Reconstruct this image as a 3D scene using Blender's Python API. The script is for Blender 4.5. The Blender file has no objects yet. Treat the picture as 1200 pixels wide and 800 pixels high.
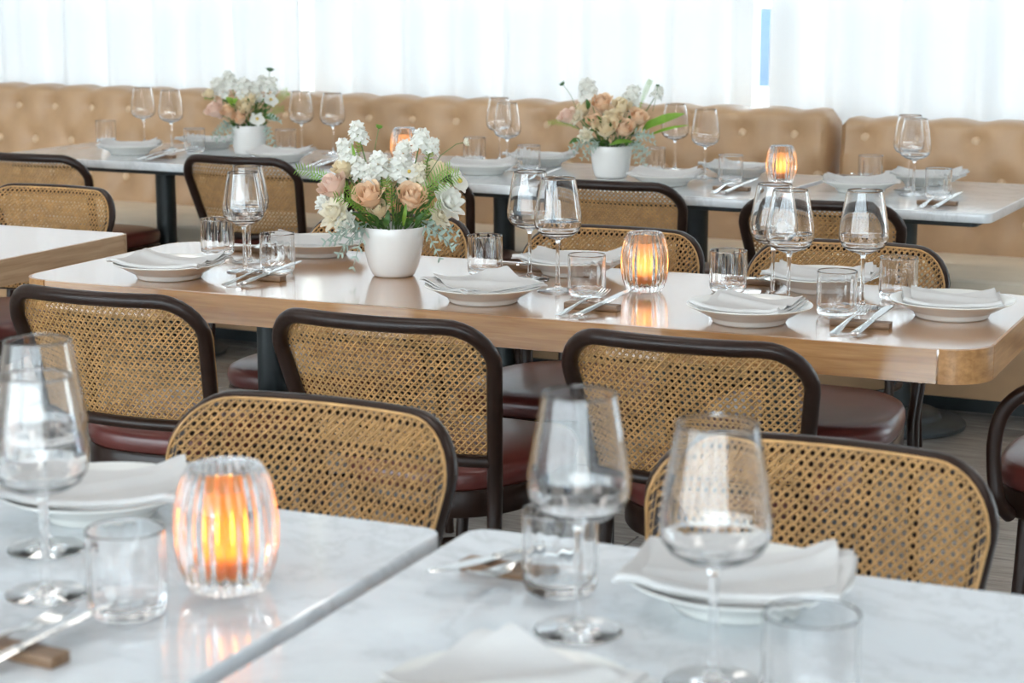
import bpy, math, random
from mathutils import Vector, Matrix
R = math.radians
PI = math.pi
SC = bpy.context.scene
COL = SC.collection

# ------------------------------------------------------------------ camera
cam_data = bpy.data.cameras.new('camera')
cam = bpy.data.objects.new('camera', cam_data)
COL.objects.link(cam)
cam.location = (0.0, 0.0, 1.42)
cam.rotation_euler = (R(90 - 10.71), 0.0, R(24.363))
cam_data.sensor_width = 36.0
cam_data.lens = 36.0 * 2300 / 1200
cam_data.clip_start = 0.05
cam_data.clip_end = 200
cam_data.dof.use_dof = True
cam_data.dof.focus_distance = 4.2
cam_data.dof.aperture_fstop = 6.3
cam_data.dof.aperture_blades = 0
SC.camera = cam

# ------------------------------------------------------------------ sky
world = bpy.data.worlds.new('world')
SC.world = world
world.use_nodes = True
wn, wl = world.node_tree.nodes, world.node_tree.links
wn.clear()
w_out = wn.new('ShaderNodeOutputWorld')
w_bg = wn.new('ShaderNodeBackground')
w_tc = wn.new('ShaderNodeTexCoord')
w_sep = wn.new('ShaderNodeSeparateXYZ')
w_ramp = wn.new('ShaderNodeValToRGB')
w_ramp.color_ramp.elements[0].position = 0.0
w_ramp.color_ramp.elements[0].color = (0.93, 0.97, 1.0, 1)
w_ramp.color_ramp.elements[1].position = 0.8
w_ramp.color_ramp.elements[1].color = (0.55, 0.76, 1.0, 1)
wl.new(w_tc.outputs['Generated'], w_sep.inputs[0])
wl.new(w_sep.outputs['Z'], w_ramp.inputs[0])
wl.new(w_ramp.outputs[0], w_bg.inputs['Color'])
w_bg.inputs['Strength'].default_value = 12.5
wl.new(w_bg.outputs[0], w_out.inputs[0])

# ------------------------------------------------------------------ colour management and sampling limits
SC.view_settings.view_transform = 'Standard'
SC.view_settings.look = 'None'
SC.view_settings.gamma = 1.0
SC.view_settings.use_curve_mapping = False
SC.view_settings.exposure = -0.2
try:
    cy = SC.cycles
    cy.max_bounces = 24
    cy.transmission_bounces = 22
    cy.transparent_max_bounces = 24
    cy.glossy_bounces = 8
    cy.diffuse_bounces = 5
    cy.caustics_reflective = False
    cy.caustics_refractive = True
    cy.blur_glossy = 0.6
    cy.sample_clamp_indirect = 12.0
    cy.use_denoising = True
    cy.use_adaptive_sampling = True
    cy.adaptive_threshold = 0.01
except Exception:
    pass

# ------------------------------------------------------------------ materials
def mat_new(name):
    m = bpy.data.materials.new(name)
    m.use_nodes = True
    nt = m.node_tree
    return m, nt.nodes, nt.links, nt.nodes['Principled BSDF']

def setp(b, **k):
    names = {'rough': 'Roughness', 'metal': 'Metallic', 'coat': 'Coat Weight', 'coat_rough': 'Coat Roughness', 'spec': 'Specular IOR Level',
             'trans': 'Transmission Weight', 'ior': 'IOR', 'sheen': 'Sheen Weight', 'sss': 'Subsurface Weight', 'emis': 'Emission Strength'}
    for a, v in k.items():
        if names[a] in b.inputs:
            b.inputs[names[a]].default_value = v

def plain(name, col, noise=0.0, scale=60.0, bump=0.0, bscale=200.0, stretch=(1, 1, 1), **k):
    m, n, l, b = mat_new(name)
    setp(b, **k)
    b.inputs['Base Color'].default_value = (*col, 1)
    if noise or bump:
        tc = n.new('ShaderNodeTexCoord')
        mp = n.new('ShaderNodeMapping')
        mp.inputs['Scale'].default_value = stretch
        l.new(tc.outputs['Object'], mp.inputs[0])
    if noise:
        t = n.new('ShaderNodeTexNoise')
        t.inputs['Scale'].default_value = scale
        t.inputs['Detail'].default_value = 5
        l.new(mp.outputs[0], t.inputs['Vector'])
        r = n.new('ShaderNodeValToRGB')
        r.color_ramp.elements[0].position = 0.3
        r.color_ramp.elements[1].position = 0.7
        r.color_ramp.elements[0].color = (*[c * (1 - noise) for c in col], 1)
        r.color_ramp.elements[1].color = (*[min(1, c * (1 + noise)) for c in col], 1)
        l.new(t.outputs['Fac'], r.inputs[0])
        l.new(r.outputs[0], b.inputs['Base Color'])
    if bump:
        t2 = n.new('ShaderNodeTexNoise')
        t2.inputs['Scale'].default_value = bscale
        t2.inputs['Detail'].default_value = 3
        l.new(mp.outputs[0], t2.inputs['Vector'])
        bp = n.new('ShaderNodeBump')
        bp.inputs['Strength'].default_value = bump
        bp.inputs['Distance'].default_value = 0.002
        l.new(t2.outputs['Fac'], bp.inputs['Height'])
        l.new(bp.outputs[0], b.inputs['Normal'])
    return m

def wood(name, c0, c1, grain, rough, coat=0.0, scale=10.0, bump=0.15):
    """Streaky timber: noise stretched along one axis."""
    m, n, l, b = mat_new(name)
    setp(b, rough=rough, coat=coat, coat_rough=0.12 if coat < 1 else 0.13)
    if coat >= 1.0:
        b.inputs['Coat IOR'].default_value = 2.0
        setp(b, spec=0.8)
    tc = n.new('ShaderNodeTexCoord')
    mp = n.new('ShaderNodeMapping')
    mp.inputs['Scale'].default_value = grain
    l.new(tc.outputs['Object'], mp.inputs[0])
    oi = n.new('ShaderNodeObjectInfo')
    ad = n.new('ShaderNodeVectorMath')
    ad.operation = 'ADD'
    l.new(mp.outputs[0], ad.inputs[0])
    mu = n.new('ShaderNodeMath')
    mu.operation = 'MULTIPLY'
    mu.inputs[1].default_value = 37.0
    l.new(oi.outputs['Random'], mu.inputs[0])
    l.new(mu.outputs[0], ad.inputs[1])
    t = n.new('ShaderNodeTexNoise')
    t.inputs['Scale'].default_value = scale
    t.inputs['Detail'].default_value = 8
    t.inputs['Roughness'].default_value = 0.62
    t.inputs['Distortion'].default_value = 0.4
    l.new(ad.outputs[0], t.inputs['Vector'])
    r = n.new('ShaderNodeValToRGB')
    r.color_ramp.elements[0].position = 0.33
    r.color_ramp.elements[1].position = 0.68
    r.color_ramp.elements[0].color = (*c0, 1)
    r.color_ramp.elements[1].color = (*c1, 1)
    l.new(t.outputs['Fac'], r.inputs[0])
    l.new(r.outputs[0], b.inputs['Base Color'])
    bp = n.new('ShaderNodeBump')
    bp.inputs['Strength'].default_value = bump
    bp.inputs['Distance'].default_value = 0.001
    l.new(t.outputs['Fac'], bp.inputs['Height'])
    l.new(bp.outputs[0], b.inputs['Normal'])
    return m

def marble(name):
    m, n, l, b = mat_new(name)
    setp(b, rough=0.10, spec=0.45, coat=0.25, coat_rough=0.05)
    tc = n.new('ShaderNodeTexCoord')
    t = n.new('ShaderNodeTexNoise')
    t.inputs['Scale'].default_value = 2.6
    t.inputs['Detail'].default_value = 9
    t.inputs['Roughness'].default_value = 0.68
    t.inputs['Distortion'].default_value = 1.6
    l.new(tc.outputs['Object'], t.inputs['Vector'])
    r = n.new('ShaderNodeValToRGB')
    e = r.color_ramp.elements
    e[0].position = 0.40
    e[0].color = (0.70, 0.73, 0.75, 1)
    e[1].position = 0.62
    e[1].color = (0.76, 0.785, 0.80, 1)
    k = e.new(0.50)
    k.color = (0.60, 0.62, 0.635, 1)
    k = e.new(0.475)
    k.color = (0.69, 0.71, 0.73, 1)
    k = e.new(0.525)
    k.color = (0.70, 0.72, 0.74, 1)
    l.new(t.outputs['Fac'], r.inputs[0])
    l.new(r.outputs[0], b.inputs['Base Color'])
    return m

def glass(name, col=(1, 1, 1), rough=0.0, ior=1.46):
    m = bpy.data.materials.new(name)
    m.use_nodes = True
    n, l = m.node_tree.nodes, m.node_tree.links
    n.clear()
    o = n.new('ShaderNodeOutputMaterial')
    g = n.new('ShaderNodeBsdfGlass')
    g.inputs['Color'].default_value = (*col, 1)
    g.inputs['Roughness'].default_value = rough
    g.inputs['IOR'].default_value = ior
    l.new(g.outputs[0], o.inputs[0])
    return m

def pane_mat(name):
    """Flat window glass: clear, with the mirror share of one pane."""
    m = bpy.data.materials.new(name)
    m.use_nodes = True
    n, l = m.node_tree.nodes, m.node_tree.links
    n.clear()
    o = n.new('ShaderNodeOutputMaterial')
    mx = n.new('ShaderNodeMixShader')
    tr = n.new('ShaderNodeBsdfTransparent')
    tr.inputs['Color'].default_value = (0.95, 0.98, 0.98, 1)
    gl = n.new('ShaderNodeBsdfGlossy')
    gl.inputs['Roughness'].default_value = 0.02
    mx.inputs[0].default_value = 0.08
    l.new(tr.outputs[0], mx.inputs[1])
    l.new(gl.outputs[0], mx.inputs[2])
    l.new(mx.outputs[0], o.inputs[0])
    return m

def sheer(name, col, clear, through=0.2):
    m = bpy.data.materials.new(name)
    m.use_nodes = True
    n, l = m.node_tree.nodes, m.node_tree.links
    n.clear()
    o = n.new('ShaderNodeOutputMaterial')
    tl = n.new('ShaderNodeBsdfTranslucent')
    tl.inputs['Color'].default_value = (*col, 1)
    df = n.new('ShaderNodeBsdfDiffuse')
    df.inputs['Color'].default_value = (*col, 1)
    tr = n.new('ShaderNodeBsdfTransparent')
    m1 = n.new('ShaderNodeMixShader')
    m1.inputs[0].default_value = through
    m2 = n.new('ShaderNodeMixShader')
    m2.inputs[0].default_value = clear
    l.new(df.outputs[0], m1.inputs[1])
    l.new(tl.outputs[0], m1.inputs[2])
    l.new(m1.outputs[0], m2.inputs[1])
    l.new(tr.outputs[0], m2.inputs[2])
    l.new(m2.outputs[0], o.inputs[0])
    return m

def leafy(name, col, tcol, rough=0.5, noise=0.25, trans=0.35):
    """Petal or leaf: diffuse with some light coming through."""
    m, n, l, b = mat_new(name)
    setp(b, rough=rough)
    tc = n.new('ShaderNodeTexCoord')
    t = n.new('ShaderNodeTexNoise')
    t.inputs['Scale'].default_value = 40
    l.new(tc.outputs['Object'], t.inputs['Vector'])
    r = n.new('ShaderNodeValToRGB')
    r.color_ramp.elements[0].position = 0.3
    r.color_ramp.elements[1].position = 0.7
    r.color_ramp.elements[0].color = (*[c * (1 - noise) for c in col], 1)
    r.color_ramp.elements[1].color = (*[min(1, c * (1 + noise)) for c in col], 1)
    l.new(t.outputs['Fac'], r.inputs[0])
    l.new(r.outputs[0], b.inputs['Base Color'])
    tl = n.new('ShaderNodeBsdfTranslucent')
    tl.inputs['Color'].default_value = (*tcol, 1)
    mx = n.new('ShaderNodeMixShader')
    mx.inputs[0].default_value = trans
    out = n['Material Output']
    l.new(b.outputs[0], mx.inputs[1])
    l.new(tl.outputs[0], mx.inputs[2])
    l.new(mx.outputs[0], out.inputs[0])
    return m

def emission(name, col, s):
    m = bpy.data.materials.new(name)
    m.use_nodes = True
    n, l = m.node_tree.nodes, m.node_tree.links
    n.clear()
    o = n.new('ShaderNodeOutputMaterial')
    e = n.new('ShaderNodeEmission')
    e.inputs['Color'].default_value = (*col, 1)
    e.inputs['Strength'].default_value = s
    l.new(e.outputs[0], o.inputs[0])
    return m

M = {}
M['oak'] = wood('oak_veneer', (0.32, 0.145, 0.045), (0.52, 0.265, 0.10), (1.2, 22, 22), 0.24, coat=1.0, scale=4.0, bump=0.03)
M['oak_y'] = wood('oak_edge_across', (0.32, 0.145, 0.045), (0.52, 0.265, 0.10), (22, 1.2, 22), 0.35, coat=0.3, scale=4.0, bump=0.05)
M['pale_oak'] = wood('pale_oak_edge', (0.40, 0.25, 0.14), (0.55, 0.37, 0.23), (22, 1.2, 22), 0.35, coat=0.2, scale=4.0)
M['walnut'] = wood('dark_stained_beech', (0.014, 0.0058, 0.0034), (0.024, 0.0100, 0.0060), (9, 9, 2.0), 0.33, coat=0.05, scale=6.0, bump=0.0)
setp(M['walnut'].node_tree.nodes['Principled BSDF'], spec=0.3)
M['rest_wood'] = wood('walnut_block', (0.13, 0.07, 0.035), (0.26, 0.15, 0.08), (3, 30, 30), 0.45, scale=6.0)
M['floor_wood'] = wood('grey_oak_boards', (0.20, 0.185, 0.17), (0.37, 0.35, 0.33), (1.5, 16, 16), 0.26, coat=0.5, scale=5.0)
M['cane'] = plain('cane_strand', (0.54, 0.305, 0.115), noise=0.22, scale=45, rough=0.42)
M['leather'] = plain('burgundy_leather', (0.105, 0.022, 0.017), noise=0.15, scale=20, bump=0.10, bscale=260, rough=0.32, coat=0.3, coat_rough=0.3)
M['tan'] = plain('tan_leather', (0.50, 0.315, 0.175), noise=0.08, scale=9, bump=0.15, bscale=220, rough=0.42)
M['lit_tan_seat'] = plain('lit_tan_seat_leather', (0.84, 0.72, 0.56), noise=0.06, scale=9, bump=0.12, bscale=220, rough=0.42)  # tan leather made paler to paint in the light on the seat
M['button'] = plain('leather_button', (0.66, 0.48, 0.31), rough=0.4)
M['iron'] = plain('dark_green_black_iron', (0.018, 0.026, 0.028), noise=0.15, scale=30, bump=0.1, bscale=300, rough=0.42)
M['foot_iron'] = plain('grey_black_iron', (0.045, 0.055, 0.06), noise=0.15, scale=30, bump=0.1, bscale=300, rough=0.42)
M['marble'] = marble('white_marble')
M['glass'] = glass('clear_glass')
M['votive'] = glass('votive_glass', ior=1.48)
M['china'] = plain('white_china', (0.80, 0.79, 0.75), rough=0.14, noise=0.01)
M['pot'] = plain('white_glazed_pot', (0.72, 0.705, 0.68), rough=0.22, bump=0.12, bscale=25)
M['linen'] = plain('white_linen', (0.62, 0.605, 0.59), noise=0.03, scale=14, bump=0.35, bscale=900, rough=0.9)
M['steel'] = plain('polished_steel', (0.72, 0.72, 0.71), rough=0.16, metal=1.0, noise=0.03)
M['wax'] = plain('candle_wax', (0.85, 0.62, 0.38), rough=0.5, sss=0.3, noise=0.03)
M['low_flame'] = emission('low_candle_flame', (1.0, 0.56, 0.16), 26.0)
M['flame'] = emission('candle_flame', (1.0, 0.52, 0.11), 60.0)
M['wall'] = plain('warm_white_plaster', (0.74, 0.71, 0.67), noise=0.03, scale=5, rough=0.85)
M['ceiling'] = plain('ceiling_plaster', (0.80, 0.78, 0.75), noise=0.02, scale=5, rough=0.9)
M['win_frame'] = plain('beige_window_frame', (0.62, 0.53, 0.43), rough=0.5, noise=0.04)
M['dark_frame'] = plain('dark_window_frame', (0.04, 0.04, 0.045), rough=0.5, noise=0.04)
M['pane'] = pane_mat('window_pane')
M['sheer'] = sheer('sheer_white_voile', (0.94, 0.945, 0.94), 0.014, 0.0345)
M['pavement'] = plain('street_pavement', (0.52, 0.53, 0.54), noise=0.1, scale=2, rough=0.8)
M['sign_blue'] = plain('sign_blue', (0.003, 0.038, 0.09), noise=0.15, scale=3, rough=0.4)
M['sign_white'] = plain('sign_white', (0.85, 0.86, 0.87), noise=0.02, rough=0.5)
M['under'] = plain('underfloor', (0.10, 0.09, 0.08), noise=0.1, rough=0.8)

def liner_mat(name, scatter, through, mix):
    m = bpy.data.materials.new(name)
    m.use_nodes = True
    n, l = m.node_tree.nodes, m.node_tree.links
    n.clear()
    o = n.new('ShaderNodeOutputMaterial')
    tl = n.new('ShaderNodeBsdfTranslucent')
    tl.inputs['Color'].default_value = (*scatter, 1)
    tr = n.new('ShaderNodeBsdfTransparent')
    tr.inputs['Color'].default_value = (*through, 1)
    mx = n.new('ShaderNodeMixShader')
    mx.inputs[0].default_value = mix
    l.new(tl.outputs[0], mx.inputs[1])
    l.new(tr.outputs[0], mx.inputs[2])
    l.new(mx.outputs[0], o.inputs[0])
    return m
M['liner'] = liner_mat('glow_liner', (1.0, 0.46, 0.13), (1.0, 0.62, 0.32), 0.42)  # candle glow put into the orange colour of an added liner
M['pale_liner'] = liner_mat('pale_glow_liner', (1.0, 0.60, 0.34), (1.0, 0.80, 0.64), 0.15)  # same added liner, with a weaker candle glow in its colour
M['rose_peach'] = leafy('rose_peach', (0.87, 0.65, 0.45), (0.92, 0.66, 0.45), trans=0.25, noise=0.12)
M['rose_cream'] = leafy('rose_cream', (0.87, 0.75, 0.53), (0.9, 0.8, 0.6), trans=0.25, noise=0.1)
M['rose_pink'] = leafy('rose_blush', (0.87, 0.66, 0.55), (0.9, 0.7, 0.58), trans=0.25, noise=0.1)
M['petal_white'] = leafy('petal_white', (0.90, 0.90, 0.86), (0.95, 0.95, 0.9), trans=0.42, noise=0.04)
M['petal_cream'] = leafy('petal_cream', (0.88, 0.83, 0.70), (0.92, 0.88, 0.75), trans=0.4, noise=0.06)
M['yellow'] = leafy('yellow_centre', (0.75, 0.52, 0.10), (0.8, 0.6, 0.1), trans=0.2)
M['fern'] = leafy('fern_green', (0.15, 0.30, 0.045), (0.35, 0.6, 0.08), trans=0.4)
M['leaf'] = leafy('leaf_green', (0.05, 0.12, 0.028), (0.12, 0.3, 0.04), trans=0.3)
M['bright'] = leafy('bright_leaf_green', (0.19, 0.36, 0.05), (0.4, 0.65, 0.08), trans=0.4)
M['silver'] = leafy('silver_leaf', (0.36, 0.46, 0.40), (0.4, 0.5, 0.42), trans=0.25)
M['stem'] = leafy('stem_green', (0.10, 0.20, 0.05), (0.15, 0.3, 0.05), trans=0.15)
M['pod'] = leafy('seed_pod_green', (0.05, 0.13, 0.045), (0.1, 0.25, 0.06), trans=0.15)

# ------------------------------------------------------------------ mesh building
class MB:
    def __init__(s):
        s.v, s.f, s.flat = [], [], []

    def add(s, vs, fs):
        o = len(s.v)
        s.v += [tuple(p) for p in vs]
        s.f += [tuple(i + o for i in f) for f in fs]
        return s

    def box(s, x0, x1, y0, y1, z0, z1):
        vs = [(x, y, z) for z in (z0, z1) for y in (y0, y1) for x in (x0, x1)]
        return s.add(vs, [(0, 2, 3, 1), (4, 5, 7, 6), (0, 1, 5, 4), (2, 6, 7, 3), (0, 4, 6, 2), (1, 3, 7, 5)])

    def lathe(s, prof, n=32, fr=None, cx=0.0, cy=0.0):
        """prof: (r, z) pairs; r = 0 closes to a pole. fr(angle, k, r) may change the radius."""
        vs, rows = [], []
        for k, (r, z) in enumerate(prof):
            if r <= 1e-6:
                rows.append([len(vs)])
                vs.append((cx, cy, z))
            else:
                row = []
                for i in range(n):
                    a = 2 * PI * i / n
                    q = fr(a, k, r) if fr else r
                    row.append(len(vs))
                    vs.append((cx + q * math.cos(a), cy + q * math.sin(a), z))
                rows.append(row)
        fs = []
        for a, b in zip(rows, rows[1:]):
            for i in range(n):
                j = (i + 1) % n
                if len(a) == 1 and len(b) == 1:
                    continue
                if len(a) == 1:
                    fs.append((a[0], b[j], b[i]))
                elif len(b) == 1:
                    fs.append((a[i], a[j], b[0]))
                else:
                    fs.append((a[i], a[j], b[j], b[i]))
        return s.add(vs, fs)

    def tube(s, pts, rad, n=8, closed=False, flat=None):
        """Round bar along points; rad is one radius or one per point; flat = (a, b) scales the section."""
        P = [Vector(p) for p in pts]
        m = len(P)
        rr = rad if isinstance(rad, (list, tuple)) else [rad] * m
        fa, fb = flat or (1, 1)
        T = []
        for i in range(m):
            a = P[(i - 1) % m] if closed or i > 0 else P[i]
            b = P[(i + 1) % m] if closed or i < m - 1 else P[i]
            T.append((b - a).normalized())
        up = Vector((0, 0, 1))
        if abs(T[0].dot(up)) > 0.9:
            up = Vector((0, 1, 0))
        nrm = (up - T[0] * up.dot(T[0])).normalized()
        vs, fs = [], []
        for i in range(m):
            nrm = (nrm - T[i] * nrm.dot(T[i])).normalized()
            bn = T[i].cross(nrm)
            for k in range(n):
                a = 2 * PI * k / n
                vs.append(P[i] + (nrm * math.cos(a) * fa + bn * math.sin(a) * fb) * rr[i])
        for i in range(m if closed else m - 1):
            for k in range(n):
                a, b = i * n + k, i * n + (k + 1) % n
                c, d = ((i + 1) % m) * n + (k + 1) % n, ((i + 1) % m) * n + k
                fs.append((a, b, c, d))
        if not closed:
            fs.append(tuple(range(n - 1, -1, -1)))
            fs.append(tuple((m - 1) * n + k for k in range(n)))
        return s.add(vs, fs)

    def sheet(s, grid):
        """grid[j][i] of points -> quads."""
        nj, ni = len(grid), len(grid[0])
        vs = [p for row in grid for p in row]
        fs = [(j * ni + i, j * ni + i + 1, (j + 1) * ni + i + 1, (j + 1) * ni + i) for j in range(nj - 1) for i in range(ni - 1)]
        return s.add(vs, fs)

    def slab(s, grid, th):
        """A sheet with thickness th (downwards)."""
        nj, ni = len(grid), len(grid[0])
        top = [Vector(p) for row in grid for p in row]
        bot = [p - Vector((0, 0, th)) for p in top]
        N = nj * ni
        fs = []
        for j in range(nj - 1):
            for i in range(ni - 1):
                q = (j * ni + i, j * ni + i + 1, (j + 1) * ni + i + 1, (j + 1) * ni + i)
                fs.append(q)
                fs.append(tuple(N + k for k in reversed(q)))
        rim = [i for i in range(ni)] + [j * ni + ni - 1 for j in range(1, nj)] + [(nj - 1) * ni + i for i in range(ni - 2, -1, -1)] + [j * ni for j in range(nj - 2, 0, -1)]
        for a, b in zip(rim, rim[1:] + rim[:1]):
            fs.append((a, N + a, N + b, b))
        return s.add(top + bot, fs)

    def prism(s, outline, z0, z1, bev=0.0):
        """Closed outline (x, y), counter-clockwise, extruded, with a small rounded top and bottom edge."""
        n = len(outline)
        def inset(d):
            out = []
            for i in range(n):
                p0, p1, p2 = Vector(outline[i - 1]), Vector(outline[i]), Vector(outline[(i + 1) % n])
                t = ((p1 - p0).normalized() + (p2 - p1).normalized())
                t = t.normalized() if t.length > 1e-9 else (p2 - p1).normalized()
                nv = Vector((-t.y, t.x))
                out.append(p1 + nv * d)
            return out
        levels = [(0.0, z0), (0.0, z1)] if not bev else [(bev, z0), (bev * 0.3, z0 + bev * 0.3), (0, z0 + bev), (0, z1 - bev), (bev * 0.3, z1 - bev * 0.3), (bev, z1)]
        vs, fs = [], []
        for d, z in levels:
            vs += [(p.x, p.y, z) for p in inset(d)]
        for k in range(len(levels) - 1):
            for i in range(n):
                j = (i + 1) % n
                fs.append((k * n + i, k * n + j, (k + 1) * n + j, (k + 1) * n + i))
        fs.append(tuple(range(n - 1, -1, -1)))
        fs.append(tuple((len(levels) - 1) * n + i for i in range(n)))
        s.flat += [len(s.f) + len(fs) - 2, len(s.f) + len(fs) - 1]
        return s.add(vs, fs)

    def xf(s, mtx):
        s.v = [tuple(mtx @ Vector(p)) for p in s.v]
        return s

    def join(s, o, mtx=None):
        vs = o.v if mtx is None else [tuple(mtx @ Vector(p)) for p in o.v]
        return s.add(vs, o.f)

    def build(s, name, mat, parent=None, smooth=True, angle=40):
        me = bpy.data.meshes.new(name)
        me.from_pydata(s.v, [], s.f)
        me.validate()
        if smooth:
            me.shade_smooth()
            if angle:
                me.set_sharp_from_angle(angle=R(angle))
            for k in s.flat:
                me.polygons[k].use_smooth = False
        me.materials.append(mat)
        o = bpy.data.objects.new(name, me)
        COL.objects.link(o)
        if parent is not None:
            o.parent = parent
        return o

def tag(o, label=None, cat=None, group=None, kind=None):
    if label: o['label'] = label
    if cat: o['category'] = cat
    if group: o['group'] = group
    if kind: o['kind'] = kind
    return o

def empty(name, loc=(0, 0, 0), rz=0.0, sc=1.0):
    o = bpy.data.objects.new(name, None)
    COL.objects.link(o)
    o.empty_display_size = 0.05
    o.location = loc
    o.rotation_euler = (0, 0, rz)
    o.scale = (sc, sc, sc)
    return o

def kids(o):
    return [c for c in KIDS.get(o.name, [])]

KIDS = {}
def index_children():
    KIDS.clear()
    for o in SC.objects:
        if o.parent is not None:
            KIDS.setdefault(o.parent.name, []).append(o)

def copy_tree(o, parent=None):
    c = o.copy()
    COL.objects.link(c)
    if parent is not None:
        c.parent = parent
    for ch in kids(o):
        copy_tree(ch, c)
    return c

class Proto:
    """First use moves the object itself, later uses copy it with its parts."""
    def __init__(s, root):
        s.root, s.used = root, False

    def put(s, loc, rz=0.0, sc=1.0, label=None, cat=None, group=None, rx=0.0):
        o = s.root
        if s.used:
            index_children()
            o = copy_tree(s.root)
        s.used = True
        o.location = loc
        o.rotation_euler = (rx, 0, rz)
        o.scale = (sc, sc, sc)
        tag(o, label, cat, group)
        return o

def round_rect(x0, x1, y0, y1, r, n=7):
    pts = []
    for cx, cy, a0 in ((x1 - r, y0 + r, -90), (x1 - r, y1 - r, 0), (x0 + r, y1 - r, 90), (x0 + r, y0 + r, 180)):
        for k in range(n):
            a = R(a0 + 90 * k / (n - 1))
            pts.append((cx + r * math.cos(a), cy + r * math.sin(a)))
    return pts

# ================================================================== THE SETTING
XL, XR, YF, YB, ZC = -9.5, 4.2, -3.2, 7.75, 3.0
sub = MB().box(XL, XR, YF, YB, -0.10, -0.012).build('floor', M['under'], smooth=False)
tag(sub, kind='structure')
rnd = random.Random(5)
plank_meshes = []
for k in range(4):
    L = (1.9, 1.9, 1.9, 1.9)[k]
    plank_meshes.append(MB().prism(round_rect(-0.948, 0.948, -0.0875, 0.0875, 0.003, 2), -0.012, 0.0 + 0.0004 * k, 0.0012).build('plank', M['floor_wood'], sub))
for k in range(4):
    plank_meshes[k].location = (-5.5 + 1.9 * k, 0.0125, 0)
for row in range(1, 45):
    y = 0.0125 + row * 0.1775
    if y > 7.6: break
    off = (row * 0.73) % 1.9
    for k in range(6):
        x = -7.6 + off + 1.9 * k
        if x < -8 or x > 1.6: continue
        if y < 2.0 and x < -5.5: continue
        p = plank_meshes[(row + k) % 4].copy()
        COL.objects.link(p)
        p.location = (x, y, 0)

def wall(name, boxes, mat):
    mb = MB()
    for b in boxes: mb.box(*b)
    return tag(mb.build(name, mat, smooth=False), kind='structure')

WIN = [(-8.9, -6.62), (-6.52, -4.555), (-4.470, -2.565), (-2.478, -0.4), (-0.3, 1.8), (1.9, 3.9)]
SILL, HEAD = 0.30, 2.75
boxes = [(XL, XR, YB, YB + 0.2, 0, SILL), (XL, XR, YB, YB + 0.2, HEAD, ZC)]
edges = [XL] + [e for w in WIN for e in w] + [XR]
for a, b in zip(edges[0::2], edges[1::2]):
    boxes.append((a, b, YB, YB + 0.2, SILL, HEAD))
wall('wall_back', boxes, M['win_frame'])
for i, (a, b) in enumerate(WIN):
    w = MB().box(a, b, YB + 0.09, YB + 0.095, SILL, HEAD).build('window_%d' % (i + 1), M['pane'], smooth=False)
    tag(w, kind='structure')
    fr = MB()
    for (x0, x1, z0, z1) in ((a, a + 0.03, SILL, HEAD), (b - 0.03, b, SILL, HEAD), (a, b, SILL, SILL + 0.05), (a, b, HEAD - 0.05, HEAD)):
        fr.box(x0, x1, YB + 0.05, YB + 0.14, z0, z1)
    fr.build('frame', M['win_frame'], w, smooth=False)
# side walls, ceiling, and the glazed front behind the viewer
wall('wall_left', [(XL - 0.2, XL, YF, YB + 0.2, 0, ZC)], M['wall'])
wall('wall_right', [(XR, XR + 0.2, YF, YB + 0.2, 0, ZC)], M['wall'])
wall('ceiling', [(XL - 0.2, XR + 0.2, YF - 0.2, YB + 0.2, ZC, ZC + 0.2)], M['ceiling'])
FW = [(-9.3, -7.1), (-7.0, -4.8), (-4.7, -2.5), (-2.4, -0.2), (-0.1, 2.0), (2.1, 4.1)]
FS, FH = 0.25, 2.92
boxes = [(XL, XR, YF - 0.2, YF, 0, FS), (XL, XR, YF - 0.2, YF, FH, ZC)]
edges = [XL] + [e for w in FW for e in w] + [XR]
for a, b in zip(edges[0::2], edges[1::2]):
    boxes.append((a, b, YF - 0.2, YF, FS, FH))
wall('wall_front', boxes, M['wall'])
for i, (a, b) in enumerate(FW):
    w = MB().box(a, b, YF - 0.1, YF - 0.095, FS, FH).build('window_%d' % (i + 1 + len(WIN)), M['pane'], smooth=False)
    tag(w, kind='structure')
    fr = MB()
    for (x0, x1, z0, z1) in ((a, a + 0.05, FS, FH), (b - 0.05, b, FS, FH), (a, b, FS, FS + 0.05), (a, b, FH - 0.05, FH), ((a + b) / 2 - 0.02, (a + b) / 2 + 0.02, FS, FH)):
        fr.box(x0, x1, YF - 0.14, YF - 0.05, z0, z1)
    fr.build('frame', M['dark_frame'], w, smooth=False)
gp = MB().box(-45, 45, YB + 0.2, 70, -0.16, -0.10).build('ground', M['pavement'], smooth=False)
tag(gp, kind='structure')
gp2 = MB().box(-45, 45, -60, YF - 0.2, -0.16, -0.10).build('ground', M['pavement'], smooth=False)
tag(gp2, kind='structure')

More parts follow.
